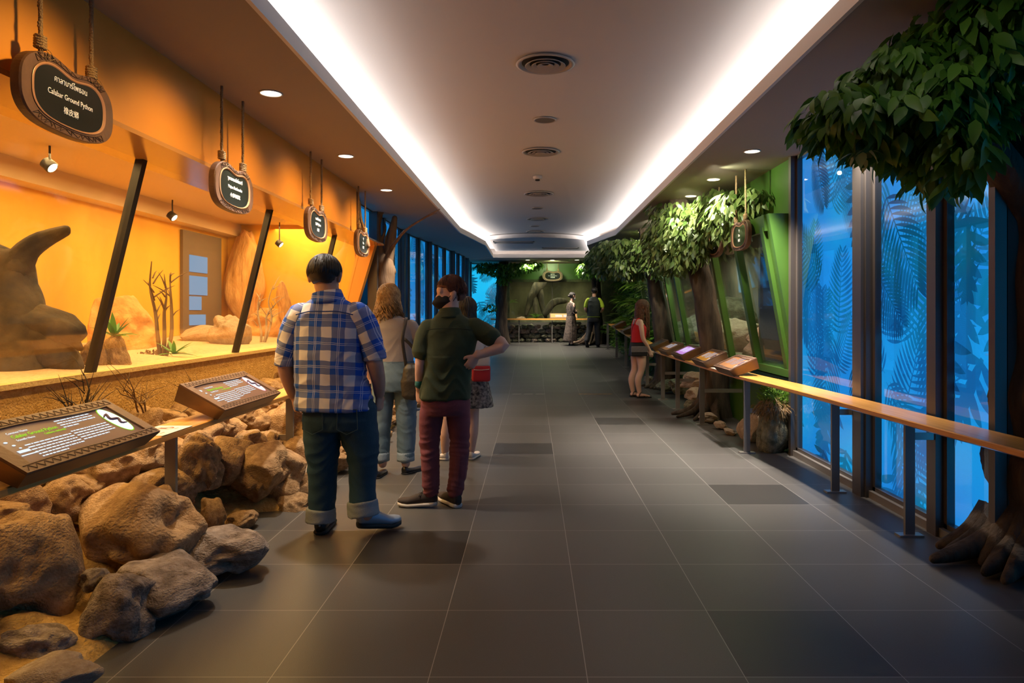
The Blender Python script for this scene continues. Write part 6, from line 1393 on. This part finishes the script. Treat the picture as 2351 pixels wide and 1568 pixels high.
for x in (-0.115, 0.10): b = bmesh.new(); tube(b, [(x, 0, 0.19), (x, 0, 0.115)], [(0.075, 0.079)]*2, 24, 0.02, cap=False); mkobj('turnup', b, M_CUFFL, je, True)
b = bmesh.new()
for k in range(24):
    a, a2 = 2*PI*k/24, 2*PI*(k+1)/24; bar(b, (0.008+0.162*math.cos(a), 0.122*math.sin(a), 0.955), (0.008+0.162*math.cos(a2), 0.122*math.sin(a2), 0.955), 0.006, 0.035, (0, 0, 1))
mkobj('waistband', b, M_DENIML, je)
shoe(p3, (0.10, -0.01, 0), (0.5, 0.85), M_SHOEB, M_SOLED, 0.24, 0.085, 0.06, low=True, sole_h=0.015); shoe(p3, (-0.115, -0.16, 0), (0.1, 1), M_SHOEB, M_SOLED, 0.24, 0.085, 0.06, low=True, sole_h=0.015)
M_BAG = mat('dark_olive_leather', (0.035, 0.028, 0.018), 0.45, bump=0.2, bscale=40)
t = empty('shoulder_bag', Vector(p3.location)+Vector((0.20, -0.14, 0.86)), 0.2, 'dark leather slouchy bag hanging from the blond woman\'s right shoulder', 'bag')
b = bmesh.new(); loft(b, [(0, 0, -0.20, 0.08, 0.05), (0, 0, -0.17, 0.105, 0.07), (0, 0, -0.05, 0.115, 0.075), (0, 0, 0.06, 0.09, 0.055), (0, 0, 0.10, 0.06, 0.03)], 26); remesh('bag_body', b, 0.008, M_BAG, t, 3, sine_folds(0.006, 8, 8, 2))
b = bmesh.new()
for pa in ([(-0.07, 0.0, 0.08), (-0.10, -0.01, 0.3), (-0.075, 0.05, 0.44), (-0.065, 0.13, 0.485)], [(0.06, 0.0, 0.08), (-0.02, -0.012, 0.24), (-0.09, -0.005, 0.31)]): tube(b, pa, [(0.014, 0.003)], 8, 0.03, ref=(0, 1, 0), cap=False)
mkobj('strap', b, M_BAG, t, True)

# ===== 4: woman behind the man in green =====
Y4 = 6.58
p4 = person(((1062-VX)*Y4/F, Y4, 0), 0.1, 'dark-haired woman in white top, black patterned skirt and white shoes behind the man in green')
b = bmesh.new(); hp4 = head_geo(b, (0.04, 0.02, 1.41), 0.2, -0.15, 0.96)
tube(b, [(0.02, 0, 1.20), (0.03, 0.0, 1.35)], [0.055, 0.048], 16, 0.03)
loft(b, [(0.06, 0, 0.70, 0.13, 0.11), (0.05, 0, 0.88, 0.12, 0.09), (0.04, 0, 1.05, 0.13, 0.09), (0.03, 0, 1.2, 0.14, 0.08), (0.02, 0, 1.26, 0.08, 0.06)])
limbs(b, [(0.16, 0, 1.2), (0.20, 0.02, 1.05), (0.21, 0.02, 0.93), (0.17, 0.14, 0.86), (0.12, 0.22, 0.84)], [0.043, 0.038, 0.034, 0.028, 0.022]); limbs(b, [(-0.11, 0, 1.2), (-0.15, 0.02, 1.05), (-0.16, 0.02, 0.93), (-0.12, 0.14, 0.86), (-0.05, 0.2, 0.84)], [0.043, 0.038, 0.034, 0.028, 0.022])
hand(b, (0.12, 0.22, 0.84), (-0.4, 0.9, 0), (0, 0, -1), (-1, 0, 0), 0.4, 0.88); hand(b, (-0.05, 0.2, 0.84), (0.3, 0.9, 0), (0, 0, -1), (1, 0, 0), 0.4, 0.88)
limbs(b, [(-0.06, 0, 0.75), (-0.14, 0, 0.45), (-0.155, -0.02, 0.24), (-0.165, 0, 0.07)], [0.085, 0.055, 0.055, 0.032]); limbs(b, [(0.10, 0, 0.75), (0.10, 0, 0.45), (0.09, -0.02, 0.26), (0.08, 0, 0.07)], [0.085, 0.055, 0.058, 0.032])
remesh('body', b, 0.0065, M_SKINF, p4, 5)
hair_cap(hp4, p4, M_HBLACK, front=0.06, low=-0.07, grow=1.12, locks=220, L=0.22, wave=0.002, r=0.009, seed=8, down=1, spread=0.005)
b = bmesh.new(); loft(b, [(0.05, 0, 0.86, 0.15, 0.12), (0.045, 0, 1.0, 0.15, 0.115), (0.035, 0, 1.15, 0.165, 0.11), (0.025, 0, 1.23, 0.13, 0.08), (0.02, 0, 1.265, 0.07, 0.06)])
tube(b, [(0.14, 0, 1.2), (0.185, 0.01, 1.10)], [0.055, 0.055], 18, 0.03); tube(b, [(-0.10, 0, 1.2), (-0.14, 0.01, 1.10)], [0.055, 0.055], 18, 0.03); remesh('blouse', b, 0.008, mat('cream_cloth', (0.58, 0.53, 0.47), 0.9), p4, 3, sine_folds(0.004, 5, 10, 31))
b = bmesh.new(); loft(b, [(0.09, 0, 0.50, 0.20, 0.15), (0.085, 0, 0.56, 0.195, 0.15), (0.07, 0, 0.72, 0.175, 0.14), (0.05, 0, 0.88, 0.14, 0.11)])
remesh('skirt', b, 0.008, mat('black_print_cloth', (0.008, 0.008, 0.008), 0.8, col2=(0.28, 0.25, 0.22), scale=38, stretch=(1, 1, 1)), p4, 3, sine_folds(0.008, 22, 2, 33))
shoe(p4, (-0.165, -0.01, 0), (-0.75, 0.45), M_SHOEW, M_SOLE, 0.25, 0.085, 0.065, low=True, sole_h=0.025); shoe(p4, (0.08, -0.01, 0), (0.3, 0.95), M_SHOEW, M_SOLE, 0.25, 0.085, 0.065, low=True, sole_h=0.025)
t = empty('sling_bag', Vector(p4.location)+Vector((0.185, -0.13, 0.87)), 0.15, 'red and cream sling bag hanging beside the man in green', 'bag')
b = bmesh.new(); box(b, -0.085, 0.085, -0.035, 0.035, -0.12, 0.03, 0.022); mkobj('bag_body', b, mat('red_canvas', (0.42, 0.015, 0.02), 0.8, bump=0.2, bscale=200), t, True)
b = bmesh.new(); box(b, -0.083, 0.083, -0.033, 0.033, 0.02, 0.13, 0.02); mkobj('upper_panel', b, mat('cream_cloth', (0.58, 0.53, 0.47), 0.9), t, True)
b = bmesh.new(); tube(b, [(-0.07, -0.038, -0.008), (0.0, -0.040, -0.012), (0.07, -0.038, -0.004)], [0.003], 6, 0.03); mkobj('zip', b, M_SOLE, t, True)
b = bmesh.new(); tube(b, [(-0.07, 0, 0.12), (-0.11, 0.04, 0.25), (-0.13, 0.10, 0.36)], [(0.012, 0.003)], 8, 0.03, cap=False); mkobj('strap', b, mat('black_webbing', (0.02, 0.02, 0.02), 0.8), t, True)

# ===== 5: woman in the red top (side view, looking at the tanks) =====
Y5 = 11.4
p5 = person((1.735, Y5, 0), -PI/2+0.15, 'woman with long brown hair, red tank top and black shorts, standing by the info panels')
b = bmesh.new(); hp5 = head_geo(b, (0, 0.07, 1.46), 0.0, -0.55, 0.98)
tube(b, [(0, -0.01, 1.26), (0, 0.02, 1.33), (0, 0.04, 1.42)], [0.05, 0.045, 0.045], 16, 0.03)
loft(b, [(0, 0, 0.74, 0.14, 0.11), (0, 0, 0.82, 0.155, 0.125), (0, 0.0, 0.95, 0.12, 0.095), (0, 0.01, 1.08, 0.125, 0.11), (0, 0.0, 1.2, 0.135, 0.09), (0, -0.01, 1.28, 0.10, 0.06)])
for sx in (-1, 1):
    limbs(b, [(sx*0.15, -0.01, 1.24), (sx*0.185, 0.0, 1.10), (sx*0.19, 0.02, 0.97), (sx*0.18, 0.09, 0.86), (sx*0.165, 0.14, 0.77)], [0.042, 0.038, 0.034, 0.028, 0.021]); hand(b, (sx*0.165, 0.14, 0.77), (0, 0.35, -1), (-sx, 0, 0), (0, 1, 0.2), 0.4, 0.88)
limbs(b, [(0.085, 0, 0.78), (0.09, 0.03, 0.58), (0.085, 0.02, 0.44), (0.08, -0.03, 0.28), (0.08, 0, 0.06)], [0.095, 0.074, 0.055, 0.055, 0.031]); limbs(b, [(-0.085, -0.02, 0.78), (-0.09, -0.02, 0.58), (-0.09, -0.04, 0.44), (-0.085, -0.09, 0.28), (-0.08, -0.06, 0.06)], [0.095, 0.074, 0.055, 0.055, 0.031])
for x, y in ((0.08, 0.0), (-0.08, -0.06)): tube(b, [(x, y-0.03, 0.045), (x, y+0.06, 0.045), (x, y+0.16, 0.025)], [(0.03, 0.03), (0.036, 0.026), (0.036, 0.014)], 12, 0.02, ref=(0, 0, 1))
remesh('body', b, 0.0065, M_SKINF, p5, 5); eyes(hp5, p5)
hair_cap(hp5, p5, M_HBROWN, front=0.05, low=-0.07, grow=1.13, locks=360, L=0.46, wave=0.005, r=0.009, seed=10, down=1, spread=0.012, top=0.01)
b = bmesh.new(); loft(b, [(0, 0.0, 0.90, 0.145, 0.125), (0, 0, 0.97, 0.135, 0.115), (0, 0.01, 1.06, 0.138, 0.125), (0, 0.012, 1.14, 0.140, 0.122), (0, 0.0, 1.20, 0.125, 0.09)])
for sx in (-1, 1): tube(b, [(sx*0.075, 0.08, 1.18), (sx*0.085, 0.03, 1.285), (sx*0.08, -0.05, 1.27), (sx*0.07, -0.09, 1.18)], [0.010], 8, 0.02)
remesh('tank_top', b, 0.007, mat('red_jersey', (0.55, 0.012, 0.015), 0.8), p5, 3, sine_folds(0.003, 5, 12, 41))
b = bmesh.new(); loft(b, [(0, -0.01, 0.68, 0.175, 0.15), (0, -0.01, 0.74, 0.172, 0.148), (0, 0, 0.82, 0.165, 0.14), (0, 0, 0.90, 0.14, 0.12)]); remesh('shorts', b, 0.008, M_BLK, p5, 3, sine_folds(0.005, 12, 4, 43))
for x, y in ((0.08, 0.0), (-0.08, -0.06)):
    b = bmesh.new(); prism(b, [(x-0.035, y-0.06, 0), (x+0.035, y-0.06, 0), (x+0.045, y+0.12, 0), (x+0.03, y+0.19, 0), (x-0.03, y+0.19, 0), (x-0.045, y+0.12, 0)], (0, 0, 0.018))
    for pa in ([(x-0.045, y+0.12, 0.01), (x, y+0.10, 0.05), (x+0.045, y+0.05, 0.01)], [(x+0.045, y+0.12, 0.01), (x, y+0.10, 0.05), (x-0.045, y+0.05, 0.01)], [(x-0.04, y-0.03, 0.02), (x-0.034, y+0.0, 0.085), (x, y+0.038, 0.09), (x+0.034, y+0.0, 0.085), (x+0.04, y-0.03, 0.02)]): tube(b, pa, [0.006], 6, 0.02)
    mkobj('sandal', b, M_SHOEB, p5)
t = empty('quilted_bag', (1.735-0.02, Y5-0.215, 0.80), 0, 'small black quilted crossbody bag on the hip of the woman in red', 'bag')
b = bmesh.new(); box(b, -0.13, 0.13, -0.03, 0.03, -0.11, 0.03, 0.012); mkobj('bag_body', b, mat('black_leather', (0.012, 0.011, 0.011), 0.35), t)
b = bmesh.new(); box(b, -0.13, 0.13, -0.042, -0.028, -0.05, 0.045, 0.005)
for k in range(-3, 5): bar(b, (-0.12+0.06*(k-0.5), -0.0425, -0.045), (-0.12+0.06*(k+0.9), -0.0425, 0.04), 0.004, 0.004, (0, 1, 0)) if -0.12 <= -0.12+0.06*(k-0.5) <= 0.06 else None
mkobj('quilted_flap', b, mat('grey_quilt', (0.12, 0.11, 0.11), 0.3), t)
b = bmesh.new(); tube(b, [(-0.12, 0.03, 0.02), (-0.11, 0.10, 0.25), (-0.05, 0.13, 0.47)], [0.004], 5, 0.04, cap=False); mkobj('strap', b, M_BLK, t, True)

# ===== 6: far woman in a long printed skirt =====
Y6 = 20.4; z6 = zf(Y6)
p6 = person(((1311-VX)*Y6/F, Y6, z6), -PI/2+0.5, 'far woman with hair bun and pale mask, black top and long brown printed skirt')
b = bmesh.new(); hp6 = head_geo(b, (0, 0.05, 1.43), 0.0, -0.25, 0.98); tube(b, [(0, 0, 1.22), (0, 0.03, 1.38)], [0.048, 0.045], 14, 0.03)
loft(b, [(0, 0, 0.8, 0.13, 0.11), (0, 0, 1.0, 0.11, 0.09), (0, 0.01, 1.15, 0.13, 0.09), (0, 0, 1.25, 0.1, 0.06)])
for sx in (-1, 1): limbs(b, [(sx*0.14, 0, 1.2), (sx*0.17, -0.02, 1.07), (sx*0.17, 0.0, 0.95), (sx*0.10, 0.12, 0.95), (sx*0.03, 0.16, 0.98)], [0.04, 0.036, 0.032, 0.027, 0.021]); hand(b, (sx*0.03, 0.16, 0.98), (-sx, 0.1, 0.2), (0, -1, 0), (0, 0, 1), 0.4, 0.88); limbs(b, [(sx*0.07, 0, 0.8), (sx*0.07, 0, 0.4), (sx*0.07, 0, 0.06)], [0.08, 0.05, 0.032])
remesh('body', b, 0.010, M_SKINF, p6, 3); eyes(hp6, p6)
h = hair_cap(hp6, p6, M_HBLACK, front=0.055, low=-0.055, grow=1.08, locks=120, L=0.08, r=0.006, seed=12)
b = bmesh.new(); ball(b, (0, -0.125, -0.02), (0.036, 0.032, 0.036), 3); bmesh.ops.transform(b, matrix=hp6, verts=b.verts); mkobj('hair_bun', b, M_HBLACK, p6, True)
b = bmesh.new(); ball(b, (0, 0.05, -0.055), (0.062, 0.062, 0.045), 3); bmesh.ops.transform(b, matrix=hp6, verts=b.verts); mkobj('face_mask', b, mat('pale_mask', (0.50, 0.62, 0.66), 0.7), p6, True)
b = bmesh.new(); loft(b, [(0, 0, 0.84, 0.14, 0.12), (0, 0, 1.0, 0.13, 0.11), (0, 0.01, 1.13, 0.145, 0.115), (0, 0, 1.22, 0.13, 0.085), (0, 0, 1.26, 0.07, 0.05)])
for sx in (-1, 1): tube(b, [(sx*0.12, 0, 1.2), (sx*0.165, -0.02, 1.07), (sx*0.17, 0.0, 0.97), (sx*0.12, 0.10, 0.96)], [0.05, 0.045, 0.042, 0.038], 14, 0.03)
remesh('top', b, 0.011, mat('black_lace', (0.012, 0.011, 0.012), 0.8, col2=(0.10, 0.07, 0.05), scale=26), p6, 2)
b = bmesh.new(); loft(b, [(0, -0.03, 0.13, 0.20, 0.20), (0, -0.02, 0.3, 0.19, 0.18), (0, 0, 0.6, 0.165, 0.145), (0, 0, 0.85, 0.135, 0.12)]); remesh('long_skirt', b, 0.011, mat('brown_print', (0.05, 0.04, 0.035), 0.9, col2=(0.20, 0.14, 0.10), scale=45), p6, 2, sine_folds(0.012, 18, 2, 51))
for sx in (-1, 1): shoe(p6, (sx*0.07, 0, 0), (0, 1), M_SHOEB, M_SOLED, 0.23, 0.08, 0.04, low=True, sole_h=0.012)

# ===== 7: far staff man in a vest =====
Y7 = 19.85; z7 = zf(Y7)
p7 = person(((1363-VX)*Y7/F, Y7, z7), 0.0, 'far man in dark vest with lime green sleeves, walking away')
b = bmesh.new(); hp7 = head_geo(b, (0.03, 0.03, 1.58), -0.25, -0.15, 1.0); tube(b, [(0.01, 0, 1.36), (0.02, 0.02, 1.52)], [0.058, 0.055], 14, 0.03)
loft(b, [(0, 0, 0.85, 0.15, 0.12), (0, 0, 1.1, 0.16, 0.12), (0, 0, 1.3, 0.17, 0.10), (0, 0, 1.4, 0.10, 0.07)])
limbs(b, [(0.18, 0, 1.34), (0.24, -0.01, 1.2), (0.26, -0.02, 1.10), (0.24, 0.1, 1.02), (0.18, 0.2, 1.0)], [0.05, 0.046, 0.042, 0.034, 0.026]); limbs(b, [(-0.18, 0, 1.34), (-0.22, -0.01, 1.2), (-0.23, -0.02, 1.08), (-0.20, 0.1, 1.02), (-0.15, 0.2, 1.0)], [0.05, 0.046, 0.042, 0.034, 0.026])
hand(b, (0.18, 0.2, 1.0), (-0.3, 1, 0), (0, 0, -1), (-1, 0, 0), 0.6, 1.0); hand(b, (-0.15, 0.2, 1.0), (0.3, 1, 0), (0, 0, -1), (1, 0, 0), 0.6, 1.0)
limbs(b, [(-0.08, 0, 0.85), (-0.12, 0.02, 0.5), (-0.21, -0.12, 0.16)], [0.09, 0.055, 0.04]); limbs(b, [(0.08, 0, 0.85), (0.11, 0.02, 0.45), (0.12, 0.0, 0.08)], [0.09, 0.055, 0.04])
remesh('body', b, 0.010, M_SKIN, p7, 3)
hair_cap(hp7, p7, M_HBLACK, front=0.05, low=-0.05, grow=1.10, locks=160, L=0.06, r=0.006, seed=14, ears=True)
b = bmesh.new(); loft(b, [(0, 0, 0.86, 0.185, 0.14), (0, 0, 1.0, 0.185, 0.145), (0, 0, 1.2, 0.19, 0.135), (0, 0, 1.32, 0.18, 0.11), (0, 0, 1.39, 0.12, 0.085), (0, 0, 1.43, 0.075, 0.07)]); v7 = remesh('vest', b, 0.011, mat('dark_vest', (0.012, 0.018, 0.016), 0.85), p7, 2, sine_folds(0.006, 5, 8, 61))
b = bmesh.new(); tube(b, [(0.15, 0, 1.35), (0.215, 0, 1.26), (0.255, -0.015, 1.14)], [0.065, 0.062, 0.06], 16, 0.03); remesh('sleeve', b, 0.011, mat('lime_cloth', (0.30, 0.42, 0.02), 0.85), p7, 2)
b = bmesh.new(); tube(b, [(-0.15, 0, 1.35), (-0.20, 0, 1.26), (-0.225, -0.015, 1.14)], [0.065, 0.062, 0.06], 16, 0.03); remesh('sleeve', b, 0.011, mat('lime_cloth', (0.30, 0.42, 0.02), 0.85), p7, 2)
b = bmesh.new()
for k in range(24):
    a, a2 = 2*PI*k/24, 2*PI*(k+1)/24; bar(b, (0.19*math.cos(a), 0.148*math.sin(a), 0.865), (0.19*math.cos(a2), 0.148*math.sin(a2), 0.865), 0.004, 0.012)
mkobj('hem_piping', b, mat('lime_cloth', (0.30, 0.42, 0.02), 0.85), v7)
b = bmesh.new(); loft(b, [(0, 0, 0.72, 0.17, 0.135), (0, 0, 0.80, 0.178, 0.14), (0, 0, 0.9, 0.165, 0.125)])
tube(b, [(-0.08, 0, 0.80), (-0.11, 0.02, 0.55), (-0.16, -0.04, 0.33), (-0.205, -0.11, 0.18)], [0.10, 0.085, 0.072, 0.066], 20, 0.03); tube(b, [(0.085, 0, 0.80), (0.11, 0.01, 0.55), (0.12, 0.01, 0.3), (0.12, 0, 0.08)], [0.10, 0.085, 0.075, 0.068], 20, 0.03)
remesh('trousers', b, 0.011, M_BLK, p7, 2, sine_folds(0.006, 4, 14, 63))
shoe(p7, (0.12, 0, 0), (0.1, 1), M_SHOEB, M_SOLED, 0.28, 0.10, 0.08, z0=0.0); shoe(p7, (-0.215, -0.13, 0.06), (0.25, 1), M_SHOEBR, M_SOLED, 0.28, 0.10, 0.08, pitch=0.5, z0=-0.06)
